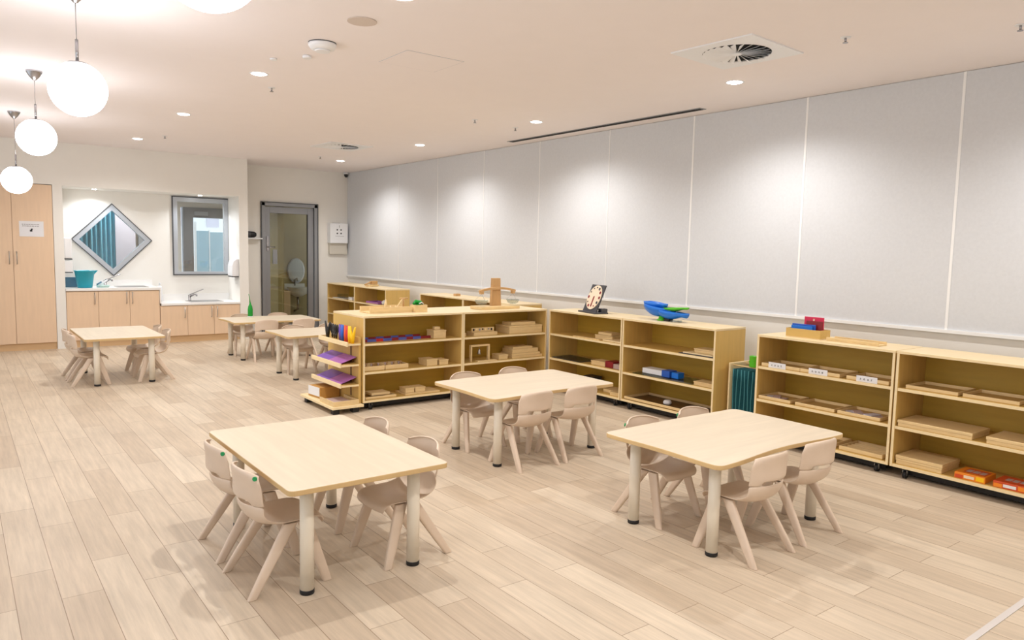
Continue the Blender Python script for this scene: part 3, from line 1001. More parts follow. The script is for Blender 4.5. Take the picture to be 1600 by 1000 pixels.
block('wooden_block', 'long flat wooden board under two small boxes, bottom island shelf', 'board', 'P', 3.298, 3.67, .03, ZS[0], .2, .016, 'wood')
block('wooden_box', 'left wooden box of the pair on the bottom island shelf', 'box', 'P', 3.31, 3.40, .05, ZS[0] + .0175, .12, .045, 'wood', lid=.01)
block('wooden_box', 'right wooden box of the pair on the bottom island shelf', 'box', 'P', 3.415, 3.52, .05, ZS[0] + .0175, .12, .045, 'wood', lid=.01)

# --- Q (right half of the island)
block('wooden_box', 'tiny wooden box beside the divider on the upper island shelf', 'box', 'Q', 3.932, 3.975, .05, ZS[2], .08, .036, 'wood')
t, w_ = item('peg_caddy', 'wooden caddy with cut-out cards, upper shelf under the balance scale', 'caddy', 'Q', 4.068, 4.352, .05, ZS[2])
MB().box(-w_ / 2, w_ / 2, 0, .14, 0, .035, 'wood').build('base', t, bevel=.002)
MB().box(-w_ / 2 + .005, w_ / 2 - .005, .05, .062, .0355, .075, 'wood').build('holder', t, bevel=.002)
for k in range(7):
    MB().box(-w_ / 2 + .02 + k * .036, -w_ / 2 + .036 + k * .036, .044, .0495, .045 + .008 * (k % 2), .066, ('ink', 'edge', 'ink_soft')[k % 3]).build('peg', t)
block('wooden_box', 'wide flat wooden box on the upper shelf under the balance scale', 'box', 'Q', 4.495, 4.926, .04, ZS[2], .24, .082, 'wood', lid=.016)
block('wooden_box', 'thin wooden lid resting on the wide flat wooden box', 'lid', 'Q', 4.541, 4.858, .07, ZS[2] + .0825, .16, .03, 'wood')
t, w_ = item('dressing_frame', 'upright square wooden frame with a bell, middle shelf under the scale', 'frame', 'Q', 4.033, 4.264, .05, ZS[1])
MB().box(-w_ / 2, -w_ / 2 + .018, 0, .03, 0, .148, 'wood').box(w_ / 2 - .018, w_ / 2, 0, .03, 0, .148, 'wood').box(-w_ / 2, w_ / 2, 0, .03, .1485, .166, 'wood').build('frame', t, bevel=.002)
MB().tube([(-.005, .015, .148), (-.005, .015, .12)], .002, 'steel', 6).lathe([(.018, .07), (.014, .085), (.012, .11), (.004, .12)], 'steel', (-.005, .015, 0), 14).build('bell', t)
block('wooden_block', 'flat wooden base in front of the upright square frame', 'board', 'Q', 4.09, 4.318, .0, ZS[1], .045, .012, 'wood')
block('wooden_box', 'small wooden box right of the upright square frame', 'box', 'Q', 4.371, 4.483, .04, ZS[1], .12, .05, 'wood', lid=.01)
for i, (a, b_, h, z) in enumerate([(4.54, 4.937, .024, 0), (4.55, 4.92, .022, .0245), (4.56, 4.90, .042, .047), (4.575, 4.83, .02, .0895)]):
    block('wooden_board', ['lowest', 'second', 'third', 'topmost'][i] + ' wooden board of the stepped stack, middle shelf under the scale', 'board', 'Q', a, b_, .04 + .012 * i, ZS[1] + z, .22 - .02 * i, h, 'wood', grp='stepped stack of boards')

# --- tops of the island
TZ = UH + E_
t = thing('wooden_tray', 'wooden tray with upright cones and rods on top of the island', 'tray', (3.247, 6.20, TZ))
MB().box(-.22, .22, -.08, .14, 0, .012, 'wood').box(-.22, .22, -.08, -.068, .0125, .055, 'wood').box(-.22, .22, .128, .14, .0125, .055, 'wood').build('base', t, bevel=.002)
for dx, h, m in ((-.02, .115, 'wood'), (.03, .05, 'wood'), (.085, .05, 'wood')):
    MB().lathe([(.028 if h > .1 else .02, 0), (.003, h)], m, (dx, 0, .0125), 20).build('cone', t)
MB().prismv([(0, 0), (.08, 0), (.08, .11)], (.09, .02, .0125), (1, 0, 0), (0, 0, 1), (0, .02, 0), 'wood').build('wedge', t)
MB().tube([(.19, .04, .0125), (.19, .04, .13)], .009, 'wood_dark').tube([(.15, .04, .125), (.235, .04, .125)], .008, 'wood_dark').build('rod', t)
t = thing('wooden_box', 'square wooden box holding a green bean shaped piece on the island top', 'box', (3.548, 6.14, TZ))
MB().box(-.066, .066, -.05, .05, 0, .006, 'wood').box(-.066, .066, -.05, -.042, .006, .068, 'wood').box(-.066, .066, .042, .05, .006, .068, 'wood').box(-.066, -.058, -.042, .042, .006, .068, 'wood').box(.058, .066, -.042, .042, .006, .068, 'wood').build('box', t)
gp = thing('leaf_toy', 'dark green leafy toy lying in the square box on the island', 'toy', (3.54, 6.14, UH + .0075))
MB().tube([(-.05, 0, .07), (-.02, .01, .09), (.02, -.01, .085), (.05, 0, .066)], [.012, .02, .018, .008], 'gbottle').box(-.02, .02, -.02, .02, 0, .07, 'gbottle').build('leaf', gp)
MB().tube([(.0, -.02, .07), (.02, -.03, .084), (.045, -.02, .07)], .006, 'white', 8).build('band', gp)

bs = thing('balance_scale', 'wooden balance scale with two hanging glass pans on the island', 'scale', (4.475, 6.17, TZ), R(2))
MB().box(-.25, .25, -.10, .10, 0, .030, 'wood').build('base', bs, bevel=.004)
MB().prismv([(-.062, 0), (.062, 0), (.048, .285), (-.048, .285)], (0, -.02, .0305), (1, 0, 0), (0, 0, 1), (0, .04, 0), 'wood_dark').build('post', bs, bevel=.003)
arc = [(-.235 + .47 * k / 12, .225 - .030 * ((k - 6) / 6) ** 2) for k in range(13)]
MB().prismv(arc + [(x_, z_ - .020 - .006 * (1 - abs(x_) / .24)) for x_, z_ in arc[::-1]], (0, -.045, .0), (1, 0, 0), (0, 0, 1), (0, .022, 0), 'wood_dark').build('beam', bs, bevel=.002)
for sx, dz in ((-1, 0), (1, 0.0)):
    px = sx * .205
    MB().box(px - .018, px + .018, -.052, -.016, .155, .185, 'wood_dark').build('end_block', bs, bevel=.002)
    pn = MB().lathe([(.028, 0), (.055, .014), (.068, .042), (.070, .048), (.066, .048), (.052, .018), (.0, .006)], 'acrylic', (px, -.035, .045), 24).build('pan', bs)
    s_ = MB()
    for k in range(3):
        a = 2 * PI * k / 3 + .4
        s_.tube([(px, -.035, .156), (px + .068 * math.cos(a), -.035 + .068 * math.sin(a), .092)], .0012, 'steel', 5)
    s_.build('strings', pn)

# --- things on the rack
for k, (dy, cm, lab, split) in enumerate([(.51, 'black', 'black plastic scissors, farthest on the top ledge', .055), (.405, 'black', 'black looped scissors beside the farthest pair', .05), (.36, 'slate', 'dark grey looped scissors in the middle of the top ledge', .05),
                                          (.315, 'black', 'black looped scissors next to the purple pair', .045), (.225, 'purple', 'purple plastic scissors on the top ledge', .02), (.185, 'bluep', 'blue plastic scissors on the top ledge', .015),
                                          (.115, 'orangep', 'orange plastic scissors on the top ledge', .02), (.08, 'red', 'red plastic scissors on the top ledge', .015), (.035, 'yellow', 'yellow plastic scissors, the pair on the left of the two yellow', .02), (-.02, 'yellow', 'yellow V-shaped open scissors nearest the front of the top ledge', .055)]):
    t = thing('scissors', lab, 'scissors', (2.755, 5.93 + dy, .6127), R(90), 'plastic scissors on the rack')
    b = MB()
    for s in (-1, 1):
        if k in (1, 2, 3):
            pts = [(0, 0, .008), (s * .01, 0, .05), (s * .034, 0, .075), (s * .038, 0, .10), (s * .022, 0, .130), (s * .006, 0, .115), (s * .008, 0, .06)]
            b.tube(pts, .0075, cm, 8)
        else:
            b.tube([(s * .002, 0, .0), (s * split * .3, 0, .06), (s * split, 0, .145)], [.014, .016, .007], cm, 10)
    b.build('handles', t)
    MB().lathe([(.006, -.008), (.006, .008)], 'steel', (0, 0, .04), 10).build('pivot', t)
for z, tg in ((.2455, 'lower'), (.4255, 'middle')):
    for dy, m_, lb in ((.16, 'lilac', 'nearer'), (.43, 'violet', 'farther')):
        b = MB().obox((0, 0, 0), (.078, 0, .026), (0, .132, 0), (-.001, 0, .003), m_)
        o = b.build('plastic_folder', loc=(2.737, 5.93 + dy, z + .031), bevel=.002)
        tag(o, '%s %s plastic folder tilted on the %s ledge' % (lb, 'magenta' if m_ == 'lilac' else 'violet', tg), 'folder')
t = thing('cardboard_box', 'brown cardboard box with a white front on the rack base', 'box', (2.70, 6.40, .0706), R(6))
MB().box(-.10, .10, -.11, .11, 0, .10, 'card').build('carton', t, bevel=.003)
MB().box(-.105, -.1005, -.10, .10, .02, .10, 'white').build('label', t)
t = thing('wooden_tray', 'wide wooden tray with paper on the rack base, nearest the floor', 'tray', (2.69, 6.04, .0706))
MB().box(-.12, .12, -.15, .15, 0, .018, 'wood').build('base', t, bevel=.002)
MB().box(-.12, .12, -.15, -.14, .0185, .042, 'wood').box(-.12, -.11, -.14, .15, .0185, .042, 'wood').box(.11, .12, -.14, .15, .0185, .042, 'wood').build('rim', t)
MB().box(-.08, .08, -.11, .12, .0185, .024, 'mauve').build('paper', t)

# --- R (corner unit)
block('paper_strip', 'pale flat strip near the front of the top shelf of the corner unit', 'strip', 'R', 5.50, 5.12, .02, ZS[2], .05, .008, 'wood')
block('wooden_box', 'lower wooden box of the pair on the top shelf of the corner unit', 'box', 'R', 5.258, 5.02, .10, ZS[2], .15, .042, 'wood', lid=.01)
block('wooden_box', 'upper smaller wooden box of the pair in the corner unit', 'box', 'R', 5.225, 5.045, .11, ZS[2] + .0435, .12, .026, 'wood')
t, w_ = block('activity_board', 'white and red edged activity board, top shelf of the corner unit', 'board', 'R', 5.081, 4.83, .03, ZS[2], .2, .014, 'edge')
block('red_box', 'small red box behind the activity board', 'box', 'R', 4.90, 4.83, .12, ZS[2] + .0152, .07, .022, 'rust')
t, w_ = item('glass_tray', 'black edged glass tray on the middle shelf of the corner unit', 'tray', 'R', 5.822, 5.389, .02, ZS[1])
MB().box(-w_ / 2, w_ / 2, 0, .26, 0, .005, 'slate').build('base', t)
MB().box(-w_ / 2 + .01, w_ / 2 - .01, .01, .25, .0055, .012, 'acrylic').build('sheet', t)
block('wooden_box', 'cream long box on the middle shelf of the corner unit', 'box', 'R', 5.252, 5.06, .05, ZS[1], .14, .045, 'wood', lid=.01)
block('red_box', 'dark red block between the cream boxes of the corner unit', 'box', 'R', 5.055, 4.952, .05, ZS[1], .14, .06, 'dred')
block('wooden_box', 'pinkish cream box at the right end of the corner unit middle shelf', 'box', 'R', 4.945, 4.835, .05, ZS[1], .14, .045, 'mauve')
block('wooden_box', 'wooden box at the right of the corner unit bottom shelf', 'box', 'R', 4.96, 4.831, .03, ZS[0], .16, .035, 'wood', lid=.01)
block('wooden_box', 'flat wooden box behind on the corner unit bottom shelf', 'box', 'R', 5.12, 4.98, .10, ZS[0], .16, .03, 'wood')
block('black_case', 'black case deep in the corner unit bottom shelf', 'case', 'R', 5.54, 5.39, .22, ZS[0], .12, .09, 'slate')

# teaching clock, leaning back
t = thing('teaching_clock', 'black board teaching clock with a cream dial and red dots', 'clock', (5.07, 5.36, TZ), R(-103))
th = R(22)
un, vn, nn = Vector((1, 0, 0)), Vector((0, math.sin(th), math.cos(th))), Vector((0, math.cos(th), -math.sin(th)))
MB().box(-.165, .165, -.055, .10, 0, .014, 'slate').build('foot', t, bevel=.002)
MB().prismv([(-.13, 0), (.13, 0), (.13, .285), (-.13, .285)], (0, -.02, .0145), un, vn, nn * .012, 'slate').build('board', t)
MB().box(.09, .15, .03, .10, .0145, .05, 'slate').build('support', t)
dc = Vector((0, -.02, .0145)) + vn * .150
dial = MB().prismv([(.122 * math.cos(2 * PI * k / 40), .128 * math.sin(2 * PI * k / 40)) for k in range(40)], dc, un, vn, -nn * .006, 'face').build('dial', t)
for k in range(12):
    a = PI / 2 - 2 * PI * k / 12
    if k == 6:
        continue
    c = dc + un * .100 * math.cos(a) + vn * .104 * math.sin(a) - nn * .0061
    r_ = .0145 if k in (1, 2, 3, 4, 7, 9) else .008
    MB().prismv([(r_ * math.cos(2 * PI * q / 14), r_ * math.sin(2 * PI * q / 14)) for q in range(14)], c, un, vn, -nn * .003, 'dred' if k in (9, 7, 5, 2, 3) else 'slate').build('hour_mark', dial)
MB().prismv([(-.008, -.10), (.008, -.10), (.010, .0), (.004, .012), (-.004, .012), (-.010, .0)], dc - nn * .0065, un, vn, -nn * .003, 'dred').build('hand', dial)

# --- S unit
block('activity_board', 'pale board with black edges on the top shelf under the marble run', 'board', 'S', 4.09, 3.78, .02, ZS[2] + .0075, .22, .010, 'edge')
block('black_case', 'thin black sheet under the pale board, top shelf', 'sheet', 'S', 4.13, 3.765, .01, ZS[2], .25, .006, 'slate')
block('wooden_box', 'low wooden box on the pale board, top shelf under the marble run', 'box', 'S', 4.0, 3.78, .06, ZS[2] + .019, .14, .036, 'wood', lid=.01)
t, w_ = item('glass_tray', 'large clear grey tray on the middle shelf under the marble run', 'tray', 'S', 4.669, 3.983, .015, ZS[1])
MB().box(-w_ / 2, w_ / 2, 0, .26, 0, .005, 'acrylic').build('base', t)
MB().box(-w_ / 2 + .006, w_ / 2 - .006, .006, .254, .0055, .012, 'acrylic').build('sheet', t)
block('white_box', 'white box on the clear grey tray', 'box', 'S', 4.60, 4.36, .08, ZS[1] + .013, .12, .045, 'white')
block('blue_box', 'larger blue box on the clear grey tray', 'box', 'S', 4.352, 4.262, .06, ZS[1] + .013, .10, .058, 'bluep')
block('blue_box', 'smaller blue box right of the larger one on the clear tray', 'box', 'S', 4.255, 4.18, .08, ZS[1] + .013, .08, .050, 'blue')
block('wooden_box', 'long narrow wooden box right of the clear tray', 'box', 'S', 3.976, 3.775, .04, ZS[1], .12, .034, 'wood', lid=.008)
t, w_ = tray('bead_tray', 'wide dark brown bead board in a wooden frame on the bottom shelf', 'S', 4.755, 3.80, .012, ZS[0], .34, .028, inner='brownb')
o = MB().lathe([(.0, 0), (.035, .004), (.042, .02), (.03, .04), (.0, .045)], 'white', n=9, smooth=False).build('cotton_ball', loc=(XS + .14, 4.34, ZS[0] + .0072), bevel=.006)
tag(o, 'white crumpled cotton ball on the brown bead board', 'cotton')
o = MB().lathe([(.0, 0), (.012, .004), (.014, .012), (.0, .024)], 'white', n=12).build('wooden_bead', loc=(XS + .10, 4.02, ZS[0] + .0072))
tag(o, 'small white bead on the brown bead board', 'bead')

# marble run on S
t = thing('marble_run', 'blue and green plastic marble run on top of the shelving', 'toy', (5.12, 4.43, TZ), R(-90))


def scoop(name, x0, x1, z0, z1, wd, dep, m, par, n=10):
    b = MB()
    vs, fs = [], []
    for i in range(n + 1):
        s = i / n
        x_ = x0 + (x1 - x0) * s
        z_ = z0 + (z1 - z0) * s
        taper = .55 + .45 * math.sin(PI * min(1, s * 1.15 + .1))
        for j in range(9):
            a = PI * j / 8
            vs.append((x_, -wd * taper * math.cos(a), z_ - dep * taper * math.sin(a)))
    for i in range(n):
        for j in range(8):
            fs.append((i * 9 + j, i * 9 + j + 1, (i + 1) * 9 + j + 1, (i + 1) * 9 + j))
    fs.append(tuple(range(9)))
    fs.append(tuple(n * 9 + j for j in range(9)))
    b.add(vs, fs, m, True)
    o_ = b.build(name, par)
    sd_ = o_.modifiers.new('solid', 'SOLIDIFY')
    sd_.thickness = .005
    return o_


scoop('top_ramp', -.235, -.01, .165, .150, .065, .07, 'blue', t)
scoop('middle_ramp', -.225, .08, .140, .105, .075, .095, 'blue', t)
scoop('lower_ramp', -.07, .235, .098, .082, .07, .075, 'blue', t)
scoop('green_ramp', .0, .235, .118, .135, .06, .034, 'lime', t)
MB().lathe([(.042, 0), (.045, .008), (.028, .014), (.024, .04)], 'lime', (-.05, 0, 0), 20).build('foot', t)
MB().tube([(-.05, 0, .03), (-.05, 0, .11)], .014, 'lime').build('post', t)
MB().tube([(-.16, 0, .08), (-.16, 0, .13)], .012, 'blue').build('rear_post', t)
MB().box(.0, .06, -.03, .03, 0, .025, 'black').build('stop_block', t, bevel=.004)
MB().lathe([(.05, 0), (.055, .014), (.05, .014), (.04, .004), (0, .003)], 'acrylic', (.12, 0, 0), 20).build('catch_dish', t)

# --- mat rack between S and T
t = thing('mat_rack', 'narrow wooden rack with dark teal mats hanging between two shelving units', 'rack', (5.08, 3.715, 0), RZ)
MB().box(.012, .027, 0, .34, 0, .565, 'edge').build('side_frame', t, bevel=.004)
MB().box(.32, .335, .02, .34, 0, .55, 'edge').build('side_frame', t, bevel=.004)
MB().box(.028, .319, .30, .315, .50, .56, 'birch').build('rear_rail', t)
MB().tube([(.027, .05, .545), (.32, .05, .545)], .006, 'wood', 8).build('rail', t)
MB().tube([(.027, .22, .545), (.32, .22, .545)], .006, 'wood', 8).build('rail', t)
for k in range(8):
    x_ = .044 + k * .036
    b = MB()
    vs, fs = [], []
    for j in range(7):
        zz = .03 + .485 * j / 6
        off = .004 * math.sin(k * 1.7 + j * .9)
        vs += [(x_ + off, .03, zz), (x_ + off + .006, .26, zz)]
    for j in range(6):
        fs.append((2 * j, 2 * j + 1, 2 * j + 3, 2 * j + 2))
    b.add(vs, fs, 'cloth_teal', True)
    o = b.build('floor_mat', loc=(0, 0, 0))
    s_ = o.modifiers.new('solid', 'SOLIDIFY')
    s_.thickness = .013
    s_.offset = 0
    hm = MB().tube([(x_ + .004 * math.sin(k * 1.7 + j * .9), .027, .03 + .485 * j / 6) for j in range(7)], .0035, 'hem', 6).build('hem', o)
    o.location = (5.08, 3.715, 0.0)
    o.rotation_euler = (0, 0, RZ)
    tag(o, '%s dark teal mat in the narrow rack, counting from the left' % ['first', 'second', 'third', 'fourth', 'fifth', 'sixth', 'seventh', 'eighth'][k], 'mat', 'dark teal mats in the rack')
t = thing('lime_cup', 'lime green plastic tub standing above the teal mats', 'cup', (5.13, 3.50, .5525), 0)
MB().lathe([(.034, 0), (.036, .01), (.036, .085), (.038, .088), (.034, .088), (.032, .01), (0, .008)], 'lime', n=24).build('body', t)
MB().lathe([(.0395, .04), (.0395, .047)], 'lime', n=24, cap=False).build('band', t)

# --- T unit
letters = [[(0, 1), (1, 2)], []]


def glyph(b, kind, x_, z_, s):
    """small lower-case looking dark glyph built of strokes"""
    if kind == 'c':
        pts = [(.8, .75), (.45, 1), (.1, .7), (.1, .3), (.45, 0), (.8, .25)]
    elif kind == 'a':
        pts = [(.15, .8), (.5, 1), (.8, .75), (.8, 0), (.8, .4), (.4, .5), (.1, .25), (.4, 0), (.8, .2)]
    elif kind == 'r':
        pts = [(.2, 0), (.2, 1), (.2, .6), (.5, 1), (.8, .9)]
    elif kind == 'o':
        pts = [(.5, 1), (.1, .7), (.1, .3), (.5, 0), (.85, .3), (.85, .7), (.5, 1)]
    elif kind == 'n':
        pts = [(.15, 0), (.15, 1), (.15, .7), (.5, 1), (.8, .7), (.8, 0)]
    elif kind == 'e':
        pts = [(.1, .5), (.85, .5), (.8, .8), (.5, 1), (.1, .7), (.1, .3), (.5, 0), (.85, .15)]
    elif kind == 't':
        pts = [(.45, 1.3), (.45, .1), (.8, 0), (.45, .1), (.45, .95), (.1, .95), (.8, .95)]
    else:
        pts = [(.8, .8), (.5, 1), (.15, .8), (.75, .3), (.5, 0), (.1, .2)]
    b.tube([(x_ + p[0] * s, -.0022, z_ + p[1] * s) for p in pts], .0011, 'ink', 6)


words = ['coat', 'none', 'sear']
for i, (a, b_, c, d_) in enumerate([(3.314, 2.990, 3.250, 3.105), (2.987, 2.683, 2.917, 2.773), (2.633, 2.338, 2.560, 2.415)]):
    lb = ['left', 'middle', 'right'][i]
    tray('wooden_tray', '%s wooden tray of three on the word card shelf' % lb, 'T', a, b_, .015, ZS[2], .26, .028)
    k = thing('word_card', 'white lettered card standing in front of the %s tray' % lb, 'card', (XS + .0135, (c + d_) / 2, ZS[2] + E_), RZ, 'white word cards')
    MB().box(-.0725, .0725, -.0015, 0, 0, .042, 'paper').build('card', k)
    g = MB()
    for j, ch in enumerate(words[i]):
        glyph(g, ch, -.048 + j * .026, .014, .011)
    g.build('lettering', k)
for i, (a, b_, full) in enumerate([(3.325, 3.055, 1), (3.013, 2.708, 0), (2.683, 2.380, 2)]):
    lb = ['left', 'middle', 'right'][i]
    t, w_ = tray('wooden_tray', '%s wooden tray on the middle shelf below the word cards' % lb, 'T', a, b_, .015, ZS[1], .26, .026)
    if full:
        random.seed(i)
        for j in range(3 + 2 * (full == 2)):
            cx = -w_ / 2 + .05 + (w_ - .10) * j / (4 if full == 2 else 3.4)
            o = MB().obox((0, 0, 0), (.026, .01, 0), (-.012, .05, 0), (0, 0, .004), 'mauve' if j % 3 else 'lavender').build('picture_card')
            p = at('T', (a + b_) / 2 - cx, .10 + .01 * (j % 2), ZS[1] + .0075 + .0045 + .0085 * (j % 2) + .0006)
            o.location = p
            o.rotation_euler = (0, 0, RZ + random.uniform(-.5, .5))
            tag(o, 'small mauve picture card, %s in the %s tray below the word cards' % (['first', 'second', 'third', 'fourth', 'fifth'][j], lb), 'card', 'mauve picture cards')
t, w_ = tray('wooden_tray', 'divided wooden tray at the right of the bottom shelf, folder box unit', 'T', 2.657, 2.350, .02, ZS[0], .26, .032)
for j in range(1, 5):
    MB().box(-w_ / 2 + .01, w_ / 2 - .01, .05 * j, .05 * j + .005, .0065, .024, 'wood').build('divider', t)
tray('wooden_tray', 'wooden tray half hidden behind a chair, bottom shelf of the folder box unit', 'T', 3.02, 2.70, .02, ZS[0], .26, .032)
# folder box on top
t = thing('folder_box', 'open plywood box on top of the shelving, holding red and blue folders', 'box', (5.10, 3.028, TZ), RZ)
b = MB().box(-.138, .138, -.07, .07, 0, .006, 'wood').box(-.138, .138, -.07, -.063, .0065, .066, 'birch').box(-.138, .138, .063, .07, .0065, .066, 'birch')
b.box(-.138, -.131, -.063, .063, .0065, .066, 'birch').box(.131, .138, -.063, .063, .0065, .066, 'birch')
b.build('box', t)
for k, (m_, dx, dy, h, wd, lb) in enumerate([('pink', .03, .028, .148, .155, 'tall crimson folder standing in the plywood box'), ('dred', .045, .008, .12, .13, 'dark red folder in front of the crimson one'),
                                             ('bluep', -.025, -.015, .092, .19, 'low blue folder in the plywood box'), ('blue', -.03, -.035, .080, .17, 'front blue folder in the plywood box')]):
    o = MB().box(-wd / 2, wd / 2, -.005, .005, 0, h, m_).build('folder', bevel=.002)
    o.location = (5.10 + dy, 3.028 - dx, UH + .0075)
    o.rotation_euler = (0, 0, RZ)
    tag(o, lb, 'folder')
    if k == 0:
        MB().box(-.006, .006, -.0065, -.0052, .05, .135, 'face').build('stripe', o)
t = thing('wooden_tray', 'long low wooden tray lying on top beside the folder box', 'tray', (5.10, 2.655, TZ), RZ)
MB().box(-.19, .19, -.06, .06, 0, .008, 'wood').box(-.19, .19, -.06, -.05, .0085, .026, 'wood').box(-.19, .19, .05, .06, .0085, .026, 'wood').build('base', t, bevel=.002)
MB().box(-.16, .12, -.045, .045, .0085, .016, 'inner').build('insert', t)

# --- U unit
tray('wooden_tray', 'left shallow wooden tray on the top shelf of the rightmost unit', 'U', 2.231, 1.914, .02, ZS[2], .27, .026)
tray('wooden_tray', 'right shallow wooden tray on the top shelf of the rightmost unit', 'U', 1.887, 1.580, .02, ZS[2], .27, .026)
for i, (a, b_) in enumerate([(2.262, 1.815), (1.734, 1.32)]):
    lb = ['left', 'right'][i]
    t, w_ = block('wooden_case', '%s wide flat wooden case on the middle shelf of the rightmost unit' % lb, 'case', 'U', a, b_, .015, ZS[1], .27, .042, 'wood', lid=.018)
block('wooden_case', 'lower wooden case of the stack at the bottom left of the rightmost unit', 'case', 'U', 2.258, 1.975, .02, ZS[0], .26, .036, 'wood', lid=.012)
block('wooden_case', 'upper wooden case of the stack at the bottom left of the rightmost unit', 'case', 'U', 2.263, 1.97, .018, ZS[0] + .0375, .265, .022, 'wood')
for i, (a, b_) in enumerate([(1.899, 1.726), (1.683, 1.50)]):
    t, w_ = item('puzzle_box', ['orange and red cardboard box, the left one on the bottom right shelf', 'orange and red cardboard box cut by the right edge, with a white label'][i], 'box', 'U', a, b_, .02, ZS[0], 'orange puzzle boxes')
    MB().box(-w_ / 2, w_ / 2, 0, .17, 0, .040, 'orange' if i == 0 else 'rust').build('carton', t, bevel=.003)
    q = MB()
    q.box(-w_ / 2 + .004, -w_ / 2 + .05, -.0015, -.0005, .004, .026, 'rust' if i == 0 else 'orange')
    q.box(-w_ / 2 + .055, w_ / 2 - .06, -.0015, -.0005, .010, .028, 'face' if i == 0 else 'paper')
    q.box(w_ / 2 - .05, w_ / 2 - .005, -.0015, -.0005, .008, .034, 'yellow' if i == 0 else 'orange')
    q.build('front_print', t)
    q = MB()
    q.box(-w_ / 2 + .035, w_ / 2 - .01, .03, .14, .0405, .0412, 'rust')
    for j in range(3):
        q.box(-w_ / 2 + .045 + j * .038, -w_ / 2 + .075 + j * .038, .05, .11, .0412, .0418, 'mauve')
    q.build('top_print', t)

# --- far units
t = thing('toy_crane', 'small wooden toy on the far shelving in the back corner', 'toy', (5.2, 10.45, TZ), R(20))
MB().box(-.10, .10, -.05, .05, 0, .03, 'wood').build('base', t, bevel=.004)
MB().box(-.02, .09, -.035, .035, .0305, .085, 'wood_dark').build('cab', t, bevel=.004)
MB().tube([(-.16, 0, .03), (-.02, 0, .07)], .012, 'wood_dark').build('arm', t)
o = tag(MB().box(-.04, .04, -.025, .025, 0, .03, 'wood_dark').build('wooden_block', loc=(5.22, 8.05, TZ), bevel=.003), 'small brown block alone on the shelving behind the island', 'block')
t, w_ = item('glass_tray', 'clear glass boxes on the upper shelf in the back corner', 'tray', 'V', 11.60, 11.15, .03, ZS[2])
MB().box(-w_ / 2, w_ / 2, 0, .2, 0, .01, 'white').build('base', t)
MB().box(-.10, .05, .03, .16, .0105, .07, 'acrylic').build('case', t)
block('white_box', 'small white box on the upper shelf in the back corner', 'box', 'V', 10.98, 10.85, .03, ZS[2], .1, .05, 'white')
t, w_ = tray('mauve_tray', 'mauve lined tray on the upper shelf, second unit from the corner', 'W', 10.35, 9.95, .03, ZS[2], .2, .03, inner='mauve', m='lilac')
o = MB().lathe([(.0, 0), (.06, .006), (.075, .035), (.045, .07), (.0, .08)], 'white', n=10, smooth=False).build('cotton_ball', loc=(5.13, 9.84, ZS[2] + E_), bevel=.01)
tag(o, 'white crumpled cloth ball on the far upper shelf', 'cloth')


# ------------------------------------------------------------------ tables
def rounded(pts, r, n=6):
    out = []
    k = len(pts)
    for i in range(k):
        p0, p1, p2 = Vector(pts[i - 1]), Vector(pts[i]), Vector(pts[(i + 1) % k])
        a, b = (p0 - p1).normalized(), (p2 - p1).normalized()
        s, e = p1 + a * r, p1 + b * r
        for q in range(n + 1):
            t_ = q / n
            out.append(tuple(s * (1 - t_) ** 2 + p1 * 2 * t_ * (1 - t_) + e * t_ * t_))
    return out


HT = .49


def edge_curve(p, q, amp, n=10):
    """points from p (included) to q (excluded), bowed by amp towards the left normal"""
    p, q = Vector(p), Vector(q)
    d = q - p
    nrm = Vector((-d.y, d.x)).normalized()
    return [tuple(p + d * (k / n) + nrm * amp * math.sin(PI * k / n) ** 2) for k in range(n)]


def make_table(label, wx, wy, lx, ly, along_x, wavy):
    t = thing('classroom_table', label, 'table')
    hx, hy = wx / 2, wy / 2
    if wavy:
        c = [(-hx, -hy), (hx, -hy + .015), (hx + .012, hy), (-hx, hy)]
        amps = [.036, -.004, -.010, .012]
    else:
        c = [(-hx, -hy), (hx, -hy), (hx, hy), (-hx, hy)]
        amps = [0, 0, 0, 0]
    rc = rounded(c, .05 if wavy else .035, 6)
    out = []
    m = 7
    for i in range(4):
        blk = rc[i * m:(i + 1) * m]
        nxt = rc[((i + 1) % 4) * m]
        out += blk[:-1]
        out += edge_curve(blk[-1], nxt, amps[i], 12)
    MB().prism(out, HT - .024, HT, 'top' if along_x else 'top_y', 'top_edge').build('tabletop', t, bevel=.004)
    for sx in (-1, 1):
        for sy in (-1, 1):
            c_ = (sx * lx / 2, sy * ly / 2, 0)
            lg_ = MB().lathe([(.029, .012), (.029, HT - .0245)], 'leg', c_, 24).build('leg', t)
            MB().lathe([(.028, 0), (.0305, .003), (.0305, .018), (.0292, .020)], 'black', c_, 24).build('foot_cap', lg_)
            MB().lathe([(.045, 0), (.045, .006)], 'leg', (c_[0], c_[1], HT - .0310), 20).build('mounting_plate', lg_)
    return t


grp_t = 'low maple classroom tables'
T1 = make_table('rectangular low maple table nearest the camera, lower left', 0.74, 1.155, .505, .915, False, False)
T1.location = (1.385, 3.325, 0)
T1['group'] = grp_t
T3 = make_table('low maple table at lower right, nearest the right-hand shelving', 1.125, .755, .865, .515, True, True)
T3.location = (3.308, 2.40, 0)
T3['group'] = grp_t
T2 = dup(T3, (3.308, 4.165, 0), 0, 'low maple table in the middle, in front of the corner shelving')
T5 = dup(T3, (3.305, 9.60, 0), 0, 'farthest low maple table, in front of the glass door')
T6 = dup(T3, (3.355, 7.94, 0), 0, 'low maple table beside the island end rack, second farthest')
T4 = dup(T1, (1.372, 8.80, 0), 0, 'low maple table at far left in front of the beech cabinets')

